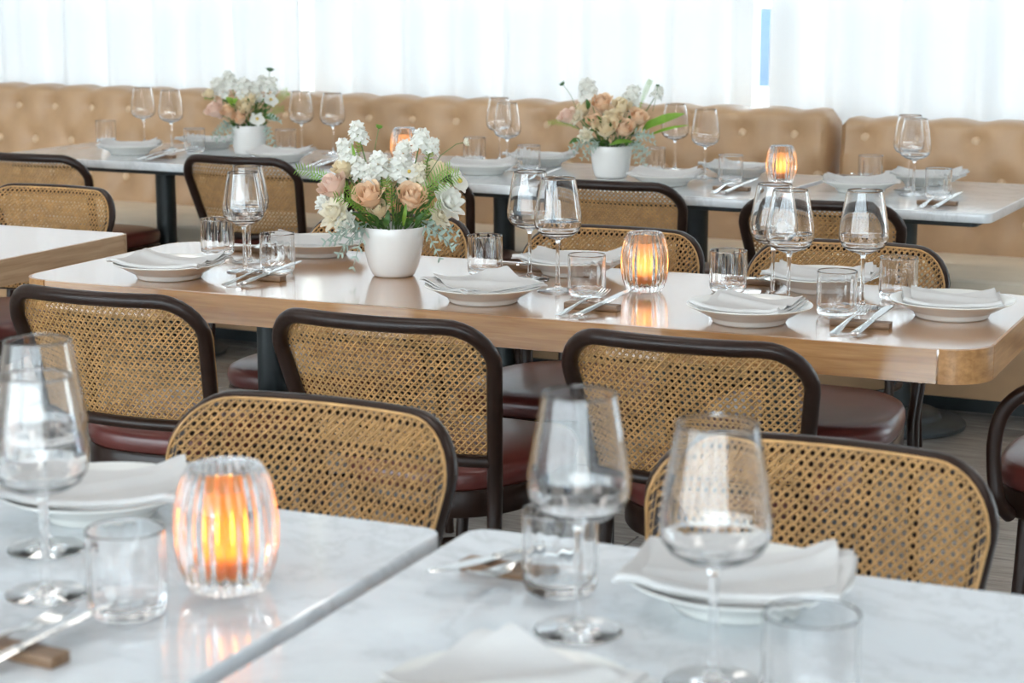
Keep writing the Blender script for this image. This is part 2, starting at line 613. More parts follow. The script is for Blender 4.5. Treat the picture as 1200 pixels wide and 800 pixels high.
# added ceiling fill lamps, out of view, to brighten the room from above
M['fill_lamp'] = emission('fill_lamp_diffuser', (1.0, 0.95, 0.90), 4.0)
lampn = 0
for ly in (0.2, 2.6, 5.0):
    for lx in (-6.4, -4.2, -2.0, 0.2):
        lampn += 1
        lr = empty('ceiling_fill_light', (lx, ly, ZC))
        nth = ('first', 'second', 'third', 'fourth')
        tag(lr, 'added unseen ceiling lamp, %s row from the windows, %s from the far side wall' % (nth[int(round((5.0 - ly) / 2.4))], nth[int(round((lx + 6.4) / 2.2))]), 'fill_lamp', 'added ceiling fill lights')
        MB().prism(round_rect(-0.62, 0.62, -0.17, 0.17, 0.02, 4), -0.05, -0.0005, 0.004).build('housing', M['win_frame'], lr)
        MB().prism(round_rect(-0.60, 0.60, -0.15, 0.15, 0.015, 4), -0.054, -0.0495, 0.001).build('diffuser', M['fill_lamp'], lr)
        ld = bpy.data.lights.new('fill_lamp_light', 'AREA')
        ld.shape = 'RECTANGLE'
        ld.size, ld.size_y = 1.2, 0.3
        ld.energy = 7.0
        ld.color = (1.0, 0.95, 0.90)
        ll = bpy.data.objects.new('fill_lamp_light', ld)
        COL.objects.link(ll)
        ll.parent = lr
        ll.location = (0, 0, -0.06)

# blue sign outside, seen through the slit between two curtains
sg = empty('street_sign', (-3.69, 12.0, -0.10))
tag(sg, 'blue sign panel on a white post out in the street, seen through the curtain gap', 'sign')
MB().prism(round_rect(-0.22, 0.22, -0.03, 0.03, 0.01, 3), 0.80, 1.29, 0.004).build('sign_panel', M['sign_blue'], sg)
MB().prism(round_rect(-0.10, 0.10, -0.05, 0.05, 0.02, 4), 0.0, 0.80, 0.004).build('post', M['sign_white'], sg)

# ------------------------------------------------------------------ curtains
def curtain(x0, x1, y, seed, label, lean=0.0, wide=0.17):
    r = random.Random(seed)
    xs, x = [], x0
    ph, folds = 0.0, []
    n = int((x1 - x0) / 0.018)
    z0, z1 = 0.02, 2.86
    a1, a2, a3 = r.uniform(0, 6), r.uniform(0, 6), r.uniform(0, 6)
    grid = []
    for j in range(9):
        t = j / 8
        z = z0 + (z1 - z0) * t
        row = []
        for i in range(n + 1):
            xx = x0 + (x1 - x0) * i / n
            w = (xx - x0) / wide
            d = 0.045 * math.sin(2 * PI * (w + 0.35 * math.sin(w * 0.83 + a1)) + a2) + 0.016 * math.sin(2 * PI * w * 2.3 + a3 + t * 0.6)
            row.append((xx + lean * (1 - t) + 0.012 * math.sin(w * 5 + t * 2), y + d * (0.75 + 0.25 * (1 - t)), z))
        grid.append(row)
    o = MB().sheet(grid).build('sheer_curtain', M['sheer'], angle=None)
    return tag(o, label, 'curtain', 'sheer curtains along the window wall')

curtain(-9.0, -6.15, 7.36, 3, 'sheer white curtain behind the tan sofa end, before the palest window', wide=0.30)
curtain(-6.20, -4.272, 7.33, 11, 'sheer white curtain over the window behind the first flower pot along the sofa', wide=0.28)
curtain(-4.232, -2.285, 7.34, 23, 'sheer white curtain between the beige mullion and the blue slit', wide=0.27)
curtain(-2.232, -0.20, 7.34, 37, 'sheer white curtain beyond the blue slit, behind the second sofa section', wide=0.30)
curtain(-0.16, 2.0, 7.36, 41, 'sheer white curtain past the second sofa section, near the corner', wide=0.3)
rod = MB().tube([(XL + 0.1, 7.35, 2.88), (XR - 0.1, 7.35, 2.88)], 0.014, 8).build('curtain_rod', M['dark_frame'])
tag(rod, 'thin dark rod that carries the sheer curtains near the ceiling', 'rod')

# ------------------------------------------------------------------ tufted bench sofas
SOFA_PIVOT, SOFA_TURN = (-4.2, 6.9), R(-1.8)
def sofa(x0, x1, label, bx0, seed, ztop=0.925):
    # the sofas stand about two degrees out of line with the oak tables
    root = empty('banquette', (SOFA_PIVOT[0] * (1 - math.cos(SOFA_TURN)) + SOFA_PIVOT[1] * math.sin(SOFA_TURN), SOFA_PIVOT[1] * (1 - math.cos(SOFA_TURN)) - SOFA_PIVOT[0] * math.sin(SOFA_TURN), 0), SOFA_TURN)
    tag(root, label, 'sofa', 'tufted tan sofas along the window wall')
    SP, rows = 0.197, [(0.835, 0.0), (0.695, 0.5), (0.555, 0.0)]
    yf = 6.88
    pts = []
    for z, o in rows:
        k = math.floor((x0 - bx0) / SP) - 1
        while True:
            x = bx0 + (k + o) * SP
            k += 1
            if x > x1 - 0.03: break
            if x < x0 + 0.03: continue
            pts.append((x, z))
    nx, nz = int((x1 - x0) / 0.022), 26
    def front(x, z):
        lean = (z - 0.42) * 0.10
        bulge = 0.0
        d1 = 9.0
        for (px, pz) in pts:
            if abs(px - x) < 0.25:
                d = math.hypot(px - x, (pz - z) * 1.05)
                if d < d1: d1 = d
        dim = 0.020 * math.exp(-(d1 / 0.040) ** 2) + 0.016 * math.exp(-(d1 / 0.10) ** 2)
        # seams that run between the buttons in a diamond
        u = (x - bx0) / SP
        v = (z - 0.835) / 0.28
        c1 = abs((u + v) - round(u + v)) * SP * 0.72
        c2 = abs((u - v) - round(u - v)) * SP * 0.72
        seam = 0.0
        if z < 0.86: seam = 0.005 * (math.exp(-(c1 / 0.012) ** 2) + math.exp(-(c2 / 0.012) ** 2))
        vert = 0.0
        if z >= 0.835:
            c3 = abs(u - round(u)) * SP
            vert = 0.010 * math.exp(-(c3 / 0.03) ** 2) * min(1, (0.95 - z) / 0.09 + 0.3)
        ed = min(x - x0, x1 - x)
        edge = 0.03 * max(0, 1 - ed / 0.03) ** 2
        return yf + lean + dim * 0.8 + seam + vert + edge
    grid = []
    for j in range(nz + 1):
        z = 0.40 + (ztop - 0.03 - 0.40) * j / nz
        grid.append([(x0 + (x1 - x0) * i / nx, front(x0 + (x1 - x0) * i / nx, z), z) for i in range(nx + 1)])
    # rounded scalloped top, then the back
    for a in (20, 45, 70, 90):
        row = []
        for i in range(nx + 1):
            x = x0 + (x1 - x0) * i / nx
            u = (x - bx0) / SP
            sc = -0.011 * (0.5 + 0.5 * math.cos(2 * PI * u)) ** 2
            ed = min(x - x0, x1 - x)
            sc -= 0.035 * max(0, 1 - ed / 0.035) ** 2
            yb = front(x, ztop - 0.03)
            row.append((x, yb + 0.05 * (1 - math.cos(R(a))), ztop - 0.03 + 0.03 * math.sin(R(a)) + sc * math.sin(R(a))))
        grid.append(row)
    for (dy, dz) in ((0.14, 0.0), (0.185, -0.02), (0.19, -0.06), (0.19, -0.90)):
        row = []
        for i in range(nx + 1):
            x = x0 + (x1 - x0) * i / nx
            u = (x - bx0) / SP
            sc = -0.011 * (0.5 + 0.5 * math.cos(2 * PI * u)) ** 2 if dy < 0.16 else 0
            ed = min(x - x0, x1 - x)
            sc -= (0.035 * max(0, 1 - ed / 0.035) ** 2) if dz > -0.1 else 0
            row.append((x, yf + 0.05 + dy, ztop + dz + sc))
        grid.append(row)
    mb = MB().sheet(grid)
    n0 = len(mb.v)
    nr = len(grid)
    w = nx + 1
    mb.f.append(tuple(j * w for j in range(nr)))
    mb.f.append(tuple(j * w + nx for j in range(nr - 1, -1, -1)))
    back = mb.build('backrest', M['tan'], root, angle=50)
    bm_ = MB().lathe([(0, 0.0135), (0.008, 0.0125), (0.0145, 0.009), (0.0185, 0.003), (0.0175, -0.006), (0, -0.007)][::-1], 14)
    bm_.xf(Matrix.Rotation(R(90), 4, 'X'))
    b0 = None
    for (x, z) in pts:
        if b0 is None:
            b0 = bm_.build('button', M['button'], back)
            b = b0
        else:
            b = b0.copy()
            COL.objects.link(b)
            b.parent = back
        b.location = (x, front(x, z) - 0.006, z)
    MB().prism(round_rect(x0 + 0.004, x1 - 0.004, 6.30, 6.93, 0.03, 5), 0.335, 0.452, 0.022).build('seat_cushion', M['lit_tan_seat'], root)
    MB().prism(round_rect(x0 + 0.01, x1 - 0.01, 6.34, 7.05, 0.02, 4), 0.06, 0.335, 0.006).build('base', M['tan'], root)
    MB().box(x0 + 0.05, x1 - 0.05, 6.42, 7.0, 0.0, 0.06).build('plinth', M['iron'], root, smooth=False)
    return root

sofa(-8.2, -1.872, 'long tan leather tufted sofa section behind most of the marble tables', -5.547, 1, ztop=0.930)
sofa(-1.826, 0.9, 'second tan leather tufted sofa section, beyond the upright slit in the back', -1.74, 2, ztop=0.908)

# ================================================================== TABLES
def pedestal(root, x, y, ztop, col_r=0.037):
    mb = MB().lathe([(0, 0.0), (0.205, 0.0), (0.21, 0.004), (0.21, 0.016), (0.200, 0.024), (0.135, 0.030), (0.130, 0.036), (0.128, 0.046), (0.12, 0.052), (0.05, 0.056), (0, 0.057)], 40, cx=x, cy=y)
    mb.build('foot', M['foot_iron'], root)
    MB().lathe([(0, 0.05), (0.048, 0.05), (0.048, 0.064), (col_r, 0.07), (col_r, ztop - 0.03), (0.055, ztop - 0.025), (0.055, ztop), (0, ztop)], 28, cx=x, cy=y).build('column', M['iron'], root)

def oak_table(x0, x1, y0, y1, rz, cols, label, edge_mat, r=0.085):
    cx, cy = (x0 + x1) / 2, (y0 + y1) / 2
    root = empty('oak_table', (cx, cy, 0), rz)
    tag(root, label, 'table', 'oak topped tables of the middle row')
    hx, hy = (x1 - x0) / 2, (y1 - y0) / 2
    MB().prism(round_rect(-hx + 0.003, hx - 0.003, -hy + 0.003, hy - 0.003, r, 10), 0.690, 0.75, 0.0015).build('table_top', M['oak'], root)
    # edge band: one strip per side and per corner, fine joints between them
    def band(pts, nm, mt):
        outer = [Vector((p[0], p[1])) for p in pts]
        grid_pts = []
        n = len(outer)
        vs, fs = [], []
        for i, p in enumerate(outer):
            a, b = outer[max(i - 1, 0)], outer[min(i + 1, n - 1)]
            t = (b - a).normalized()
            nv = Vector((t.y, -t.x))
            o_ = p + nv * 0.0012
            i_ = p - nv * 0.006
            vs += [(o_.x, o_.y, 0.686), (o_.x, o_.y, 0.7493), (i_.x, i_.y, 0.7499), (i_.x, i_.y, 0.686)]
        for i in range(n - 1):
            for k in range(4):
                a, b = i * 4 + k, i * 4 + (k + 1) % 4
                fs.append((a, a + 4, b + 4, b))
        fs.append((0, 1, 2, 3))
        fs.append(tuple((n - 1) * 4 + k for k in (3, 2, 1, 0)))
        MB().add(vs, fs).build(nm, mt, root, angle=30)
    g = 0.0007
    def arc(cx_, cy_, a0):
        return [(cx_ + r * math.cos(R(a0 + 2 + 86 * k / 8)), cy_ + r * math.sin(R(a0 + 2 + 86 * k / 8))) for k in range(9)]
    band([(-hx + r + g, -hy), (0, -hy), (hx - r - g, -hy)], 'edge_band', M['oak'])
    band([(hx - r - g, hy), (0, hy), (-hx + r + g, hy)], 'edge_band', M['oak'])
    band([(hx, -hy + r + g), (hx, 0), (hx, hy - r - g)], 'edge_band', edge_mat)
    band([(-hx, hy - r - g), (-hx, 0), (-hx, -hy + r + g)], 'edge_band', edge_mat)
    band(arc(hx - r, -hy + r, -90), 'corner_band', edge_mat)
    band(arc(hx - r, hy - r, 0), 'corner_band', edge_mat)
    band(arc(-hx + r, hy - r, 90), 'corner_band', edge_mat)
    band(arc(-hx + r, -hy + r, 180), 'corner_band', edge_mat)
    MB().box(-hx + 0.25, hx - 0.25, -0.06, 0.06, 0.672, 0.690).build('bearer', M['iron'], root, smooth=False)
    for (px, py) in cols:
        pedestal(root, px - cx, py - cy, 0.674)
    return root

oak_table(-2.785, -0.650, 3.470, 4.150, R(0.3), [(-2.32, 3.80), (-1.12, 3.80)], 'long oak table in the middle with the tall flower pot and rounded corners', M['oak_y'])
oak_table(-4.50, -2.985, 3.500, 4.195, 0.0, [(-4.1, 3.85), (-3.4, 3.85)], 'second oak table at the frame edge, its pale end grain side facing the long one', M['pale_oak'], r=0.03)

def marble_table(x0, x1, y0, y1, rz, cols, label, r=0.03, steel=True):
    cx, cy = (x0 + x1) / 2, (y0 + y1) / 2
    root = empty('marble_table', (cx, cy, 0), rz)
    tag(root, label, 'table', 'white marble topped tables')
    hx, hy = (x1 - x0) / 2, (y1 - y0) / 2
    MB().prism(round_rect(-hx, hx, -hy, hy, r, 6), 0.722, 0.75, 0.0035).build('marble_top', M['marble'], root)
    MB().prism(round_rect(-hx + 0.05, hx - 0.05, -hy + 0.05, hy - 0.05, 0.02, 4), 0.704, 0.7215, 0.002).build('under_frame', M['iron'], root)
    for (px, py) in cols:
        pedestal(root, px - cx, py - cy, 0.706)
        MB().box(px - cx - 0.16, px - cx + 0.16, py - cy - 0.03, py - cy + 0.03, 0.690, 0.705).build('bracket', M['iron'], root, smooth=False)
    return root

marble_table(-4.74, -3.035, 5.79, 6.50, R(-1.2), [(-4.18, 6.1), (-3.45, 6.1)], 'marble table by the sofa carrying the first white flower pot with pink and cream roses')
marble_table(-3.02, -1.722, 5.62, 6.40, R(-3.6), [(-2.80, 6.08), (-2.085, 6.08)], 'marble table by the sofa carrying the squat white flower pot and long green leaf')
marble_table(-1.690, -1.018, 5.53, 6.37, R(-1.8), [(-1.395, 6.05)], 'small marble table in front of the slit between the sofa sections')
marble_table(-1.77, -1.022, 1.33, 2.068, R(0.6), [(-1.39, 1.70)], 'near marble table with the glowing ribbed candle holder on it')
marble_table(-0.998, -0.262, 1.33, 2.100, R(0.6), [(-0.63, 1.70)], 'near marble table with dark spots and the two tall blurred wine glasses')

# ================================================================== CANE BACK CHAIRS
def hw(z):
    return 0.186 + 0.150 * (z - 0.45)
def yl(z):
    return -0.20 - 0.33 * (z - 0.45) if z > 0.45 else -0.20 - 0.09 * (0.45 - z)
def bow(z):
    return 0.028 + 0.075 * max(0.0, z - 0.5)
def by(x, z):
    return yl(z) - bow(z) * (1 - min(1.0, (abs(x) / hw(z))) ** 2)

ZT, RC = 0.786, 0.078
def frame_half():
    """Right half of the bent back frame, from the foot up to the middle of the top rail: (x, z)."""
    pts = []
    for z in (0.0, 0.15, 0.30, 0.42, 0.50, 0.56, 0.62, 0.67):
        if z < ZT - RC - 0.01:
            pts.append((hw(z) if z > 0.45 else 0.186 + 0.02 * (0.45 - z), z))
    cxr = hw(ZT - RC) - RC
    pts.append((hw(ZT - RC), ZT - RC))
    for k in range(1, 8):
        a = R(90 * k / 8)
        pts.append((cxr + RC * math.cos(a) + 0.002, ZT - RC + RC * math.sin(a)))
    for x in (cxr, cxr * 0.8, cxr * 0.6, cxr * 0.4, cxr * 0.2, 0.0):
        pts.append((x, ZT))
    return pts

LAP, FACE = 0.0060, 0.0162
def inside(x, z):
    ax = abs(x)
    if z < 0.508 or z > ZT + LAP or ax > hw(z) + LAP: return False
    if z > ZT - RC:
        cxr = hw(ZT - RC) - RC
        if ax > cxr and math.hypot(ax - cxr, z - (ZT - RC)) > RC + LAP: return False
    return True

def cane_panel():
    mb = MB()
    p = 0.0138
    def strand(P0, P1, width, layer, nseg):
        # clip to the inside of the frame
        N = 240
        ts = [k / N for k in range(N + 1) if inside(P0[0] + (P1[0] - P0[0]) * k / N, P0[1] + (P1[1] - P0[1]) * k / N)]
        if len(ts) < 4: return
        t0, t1 = ts[0], ts[-1]
        ln = math.hypot(P1[0] - P0[0], P1[1] - P0[1]) * (t1 - t0)
        ns = max(1, int(math.ceil(nseg * ln / 0.45)))
        dx, dz = P1[0] - P0[0], P1[1] - P0[1]
        L = math.hypot(dx, dz)
        nx_, nz_ = -dz / L, dx / L
        vs, fs = [], []
        for k in range(ns + 1):
            t = t0 + (t1 - t0) * k / ns
            x, z = P0[0] + dx * t, P0[1] + dz * t
            h = width / 2
            for (sx, dy) in ((1, 0.0), (0, -0.0007), (-1, 0.0), (0, 0.0007)):
                X, Z = x + nx_ * h * sx, z + nz_ * h * sx
                vs.append((X, by(x, z) + FACE + layer + dy, Z))
        for k in range(ns):
            for q in range(4):
                a, b = k * 4 + q, k * 4 + (q + 1) % 4
                fs.append((a, a + 4, b + 4, b))
        mb.add(vs, fs)
    z = 0.512
    k = 0
    while z < ZT + LAP:
        for o in (-0.19, 0.19):
            strand((-0.26, z + o * p), (0.26, z + o * p), 0.0019, -0.0003, 10)
        z += p
    k = -19
    while k <= 19:
        for o in (-0.19, 0.19):
            strand((k * p + o * p, 0.505), (k * p + o * p, 0.80), 0.0019, 0.0003, 5)
        k += 1
    for k in range(-45, 46):
        x0 = (k + 0.5) * p
        strand((x0 - 0.01, 0.512 - 0.01), (x0 + 0.30, 0.512 + 0.30), 0.0033, -0.0011, 8)
        strand((x0 + 0.01, 0.512 - 0.01), (x0 - 0.30, 0.512 + 0.30), 0.0033, 0.0011, 8)
    return mb

def seat_outline(a, s, rear=0.176, front=0.232):
    c, q = math.cos(a), math.sin(a)
    n = 2 / 2.9
    y = math.copysign(abs(q) ** n, q)
    x = math.copysign(abs(c) ** n, c)
    w = rear + (front - rear) * (y * 0.5 + 0.5) ** 0.7
    yy = -0.218 + (y * 0.5 + 0.5) * 0.462
    cy = 0.013
    return (x * w * s, cy + (yy - cy) * s)

def rings(levels, n=44, **k):
    """levels: (scale, z) from bottom to top; capped."""
    vs, fs = [], []
    for s_, z in levels:
        for i in range(n):
            x, y = seat_outline(2 * PI * i / n, s_, **k)
            vs.append((x, y, z))
    for j in range(len(levels) - 1):
        for i in range(n):
            q = (i + 1) % n
            fs.append((j * n + i, j * n + q, (j + 1) * n + q, (j + 1) * n + i))
    fs.append(tuple(range(n - 1, -1, -1)))
    fs.append(tuple((len(levels) - 1) * n + i for i in range(n)))
    return MB().add(vs, fs)

def soft(P, n=4):
    """Catmull-Rom curve through the points."""
    P = [Vector(p) for p in P]
    out = []
    for k in range(len(P) - 1):
        a, b, c, d = P[max(k - 1, 0)], P[k], P[k + 1], P[min(k + 2, len(P) - 1)]
        for i in range(n):
            t = i / n
            out.append(0.5 * ((2 * b) + (c - a) * t + (2 * a - 5 * b + 4 * c - d) * t * t + (3 * b - a - 3 * c + d) * t * t * t))
    return out + [P[-1]]

def make_chair(name, arms=False):
    root = empty(name)
    half = frame_half()
    path = [(x, by(x, z), z) for x, z in half] + [(-x, by(x, z), z) for x, z in reversed(half[:-1])]
    rad = []
    for (x, y, z) in path:
        rad.append(0.0125 if z < 0.05 else 0.0135 if z < 0.4 else 0.0150)
    MB().tube(path, rad, 12).build('back_frame', M['walnut'], root, angle=60)
    zz = 0.512
    MB().tube([(hw(zz) * k / 8, by(hw(zz) * k / 8, zz), zz) for k in range(-8, 9)], 0.0125, 10).build('lower_rail', M['walnut'], root, angle=60)
    if not arms:
        tag(cane_panel().build('cane_panel', M['cane'], root, angle=None), kind='stuff')
        rim = [(hw(z) + LAP, z) for z in (0.508, 0.56, 0.61, 0.66)] + [(hw(ZT - RC) - RC + (RC + LAP) * math.cos(R(90 * k / 8)), ZT - RC + (RC + LAP) * math.sin(R(90 * k / 8))) for k in range(9)]
        rim += [((hw(ZT - RC) - RC) * t, ZT + LAP) for t in (0.66, 0.33)]
        full = rim + [(0, ZT + LAP)] + [(-x, z) for x, z in reversed(rim)]
        MB().tube([(x, by(x, z) + FACE, z) for x, z in full], 0.0026, 6).build('cane_edging', M['cane'], root, angle=60)
    rings([(0.90, 0.438), (0.985, 0.440), (1.0, 0.446), (1.012, 0.458), (1.008, 0.470), (0.985, 0.480), (0.93, 0.486), (0.80, 0.491), (0.55, 0.4945), (0.25, 0.4955)]).build('seat_cushion', M['leather'], root, angle=60)
    rings([(0.93, 0.385), (0.985, 0.386), (1.0, 0.391), (1.0, 0.434), (0.985, 0.439), (0.93, 0.439)]).build('seat_ring', M['walnut'], root, angle=50)
    for sx in (-1, 1):
        MB().tube([(sx * 0.172, 0.165, 0.40), (sx * 0.176, 0.170, 0.28), (sx * 0.183, 0.181, 0.12), (sx * 0.190, 0.192, 0.0)], [0.0175, 0.0165, 0.014, 0.0115], 12).build('front_leg', M['walnut'], root, angle=60)
    pts = [(0.168 * math.cos(2 * PI * k / 36), -0.015 + 0.186 * math.sin(2 * PI * k / 36), 0.225) for k in range(36)]
    MB().tube(pts, 0.0095, 8, closed=True).build('ring_stretcher', M['walnut'], root, angle=60)
    if arms:
        for sx in (-1, 1):
            w = 0.235
            ctrl = [(sx * 0.200, 0.195, 0.395), (sx * 0.232, 0.212, 0.43), (sx * w, 0.222, 0.49), (sx * (w + 0.004), 0.222, 0.555), (sx * (w + 0.006), 0.206, 0.610), (sx * (w + 0.006), 0.165, 0.648),
                    (sx * (w + 0.004), 0.105, 0.664), (sx * w, -0.02, 0.670), (sx * (w - 0.006), -0.15, 0.674), (sx * (hw(0.68) - 0.004), by(hw(0.68), 0.68) + 0.006, 0.68)]
            MB().tube(soft(ctrl), 0.0145, 12).build('arm', M['walnut'], root, angle=60)
    return root

chair = Proto(make_chair('cane_chair'))
G_CH = 'cane backed chairs at the tables'
CH = [
 (-2.338, 3.490, 0, 'cane chair, back to us, at the long oak table, nearest the second oak table'),
 (-1.702, 3.470, 0, 'cane chair, back to us, at the middle of the long oak table'),
 (-1.114, 3.500, 0, 'cane chair, back to us, at the long oak table, in front of its candle'),
 (-1.414, 2.115, 180, 'cane chair pushed in at the near marble table with the glowing candle'),
 (-0.670, 2.165, 180, 'cane chair pushed in at the near marble table behind the tall blurred wine glass'),
 (-3.585, 4.335, 180, 'cane chair facing us behind the second oak table'),
 (-2.350, 4.130, 180, 'cane chair facing us across the long oak table, half hidden by the flower pot'),
 (-1.735, 4.130, 180, 'cane chair facing us across the long oak table, just behind its candle'),
 (-1.145, 4.110, 180, 'cane chair facing us across the long oak table, behind the three wine glasses'),
 (-4.330, 5.820, 0, 'cane chair, back to us, at the marble table by the bare sofa stretch'),
 (-3.605, 6.030, -2, 'cane chair with its back to us in front of the orchid flower pot'),
 (-2.875, 5.820, 0, 'cane chair at the sofa side tables, mostly hidden by the oak table flowers'),
 (-2.170, 5.820, 0, 'cane chair with its back to us below the squat sofa side flower pot'),
 (-1.455, 5.590, 0, 'cane chair with its back to us at the small marble table by the sofa slit'),
]
for x, y, a, lab in CH:
    chair.put((x, y, 0), R(a), 1.0, lab, 'chair', G_CH)
ac = make_chair('armchair', arms=True)
ac.location = (-0.435, 3.90, 0)
ac.rotation_euler = (0, 0, R(90))
tag(ac, 'dark bentwood armchair with burgundy seat at the end of the long oak table', 'chair')

# ================================================================== TABLEWARE PROTOTYPES
def refine(prof, d=0.0016):
    """Extra loops beside each corner of a profile, so that smooth shading stays local."""
    out = [prof[0]]
    for (r0, z0), (r1, z1) in zip(prof, prof[1:]):
        L = math.hypot(r1 - r0, z1 - z0)
        if L > 4 * d:
            for t in (d / L, 0.35, 0.65, 1 - d / L):
                out.append((r0 + (r1 - r0) * t, z0 + (z1 - z0) * t))
        out.append((r1, z1))
    return out

def wine_glass():
    prof = [(0, 0), (0.039, 0), (0.0415, 0.0012), (0.0405, 0.0026), (0.020, 0.0046), (0.0085, 0.0075), (0.0048, 0.013), (0.0038, 0.03), (0.0036, 0.07), (0.0041, 0.096), (0.0062, 0.1025), (0.015, 0.1058),
            (0.028, 0.1100), (0.0390, 0.1170), (0.0452, 0.1270), (0.0474, 0.138), (0.0470, 0.148), (0.0452, 0.160), (0.0412, 0.185), (0.0342, 0.2235), (0.0337, 0.2250),
            (0.0330, 0.2238), (0.0400, 0.185), (0.0440, 0.160), (0.0458, 0.148), (0.0461, 0.1385), (0.0440, 0.1285), (0.0380, 0.1195), (0.0275, 0.1130), (0.015, 0.1095), (0, 0.1080)]
    return MB().lathe(refine(prof), 44).build('wine_glass', M['glass'], angle=None)

def tumbler():
    prof = [(0, 0.0), (0.026, 0.0), (0.0320, 0.0014), (0.0365, 0.0055), (0.0390, 0.0125), (0.0398, 0.022), (0.0396, 0.05), (0.0394, 0.0885), (0.0388, 0.0900), (0.0378, 0.0888), (0.0377, 0.05), (0.0376, 0.021), (0.0360, 0.0150), (0.030, 0.0118), (0, 0.0105)]
    prof = refine(prof)
    rim = max(range(len(prof)), key=lambda k: prof[k][1])
    fr = lambda a, k, r: r + (0.00030 * math.cos(16 * a) if k > rim + 2 and prof[k][1] > 0.022 else 0)
    return MB().lathe(prof, 80, fr).build('water_tumbler', M['glass'], angle=None)

def votive(liner, flame):
    root = empty('candle_holder')
    outer = [(0, 0), (0.030, 0), (0.0350, 0.0022), (0.0405, 0.011), (0.0455, 0.026), (0.0482, 0.045), (0.0490, 0.064), (0.0478, 0.084), (0.0448, 0.101), (0.0408, 0.114), (0.0372, 0.122), (0.0352, 0.1255), (0.0335, 0.1262)]
    inner = [(0.0318, 0.1252), (0.0315, 0.118), (0.0325, 0.10), (0.033, 0.07), (0.033, 0.03), (0.031, 0.018), (0.026, 0.0145), (0, 0.0135)]
    nr = len(outer)
    def fr(a, k, r):
        if k == 0 or k >= nr - 1: return r
        amp = 0.0025 * (0.3 + 0.7 * math.sin(PI * min(1, k / (nr - 2))))
        return r + amp * (2 * abs(math.cos(13 * a)) - 1.1)
    MB().lathe(outer + inner, 156, fr).build('ribbed_glass', M['votive'], root, angle=70)
    MB().lathe([(0.0312, 0.021), (0.0312, 0.104)], 40).build('glow_liner', M[liner], root, angle=None)  # added tube, its amber stands in for the candle glow
    wax = MB().lathe([(0, 0.0145), (0.024, 0.0145), (0.0265, 0.018), (0.0265, 0.040), (0.0245, 0.0415), (0.012, 0.039), (0, 0.038)], 28).build('candle', M['wax'], root)
    MB().tube([(0, 0, 0.038), (0.0006, 0, 0.047)], 0.0008, 6).build('wick', M['iron'], wax)
    MB().lathe([(0, 0.045), (0.0035, 0.048), (0.0060, 0.054), (0.0058, 0.060), (0.0036, 0.069), (0.0012, 0.077), (0, 0.080)], 14).build('flame', M[flame], wax, angle=None)
    return root

def bowl():
    prof = [(0, 0.0035), (0.062, 0.0035), (0.066, 0.0), (0.073, 0.0), (0.0765, 0.004), (0.0790, 0.0105), (0.086, 0.0140), (0.098, 0.0205), (0.112, 0.0285), (0.1265, 0.0345), (0.1290, 0.0365), (0.1278, 0.0380), (0.112, 0.0325), (0.097, 0.0245), (0.083, 0.0150), (0.070, 0.0095), (0, 0.0080)]
    return MB().lathe(prof, 56).build('rimmed_bowl', M['china'], angle=50)

def bowl_top(r):
    """Height of the inside of the bowl at radius r."""
    P = [(0, 0.008), (0.07, 0.0095), (0.083, 0.015), (0.097, 0.0245), (0.112, 0.0325), (0.1278, 0.038)]
    if r >= P[-1][0]: return 0.0385 + (r - 0.1278) * -0.02
    for (a, za), (b, zb) in zip(P, P[1:]):
        if r <= b: return za + (zb - za) * (r - a) / (b - a)

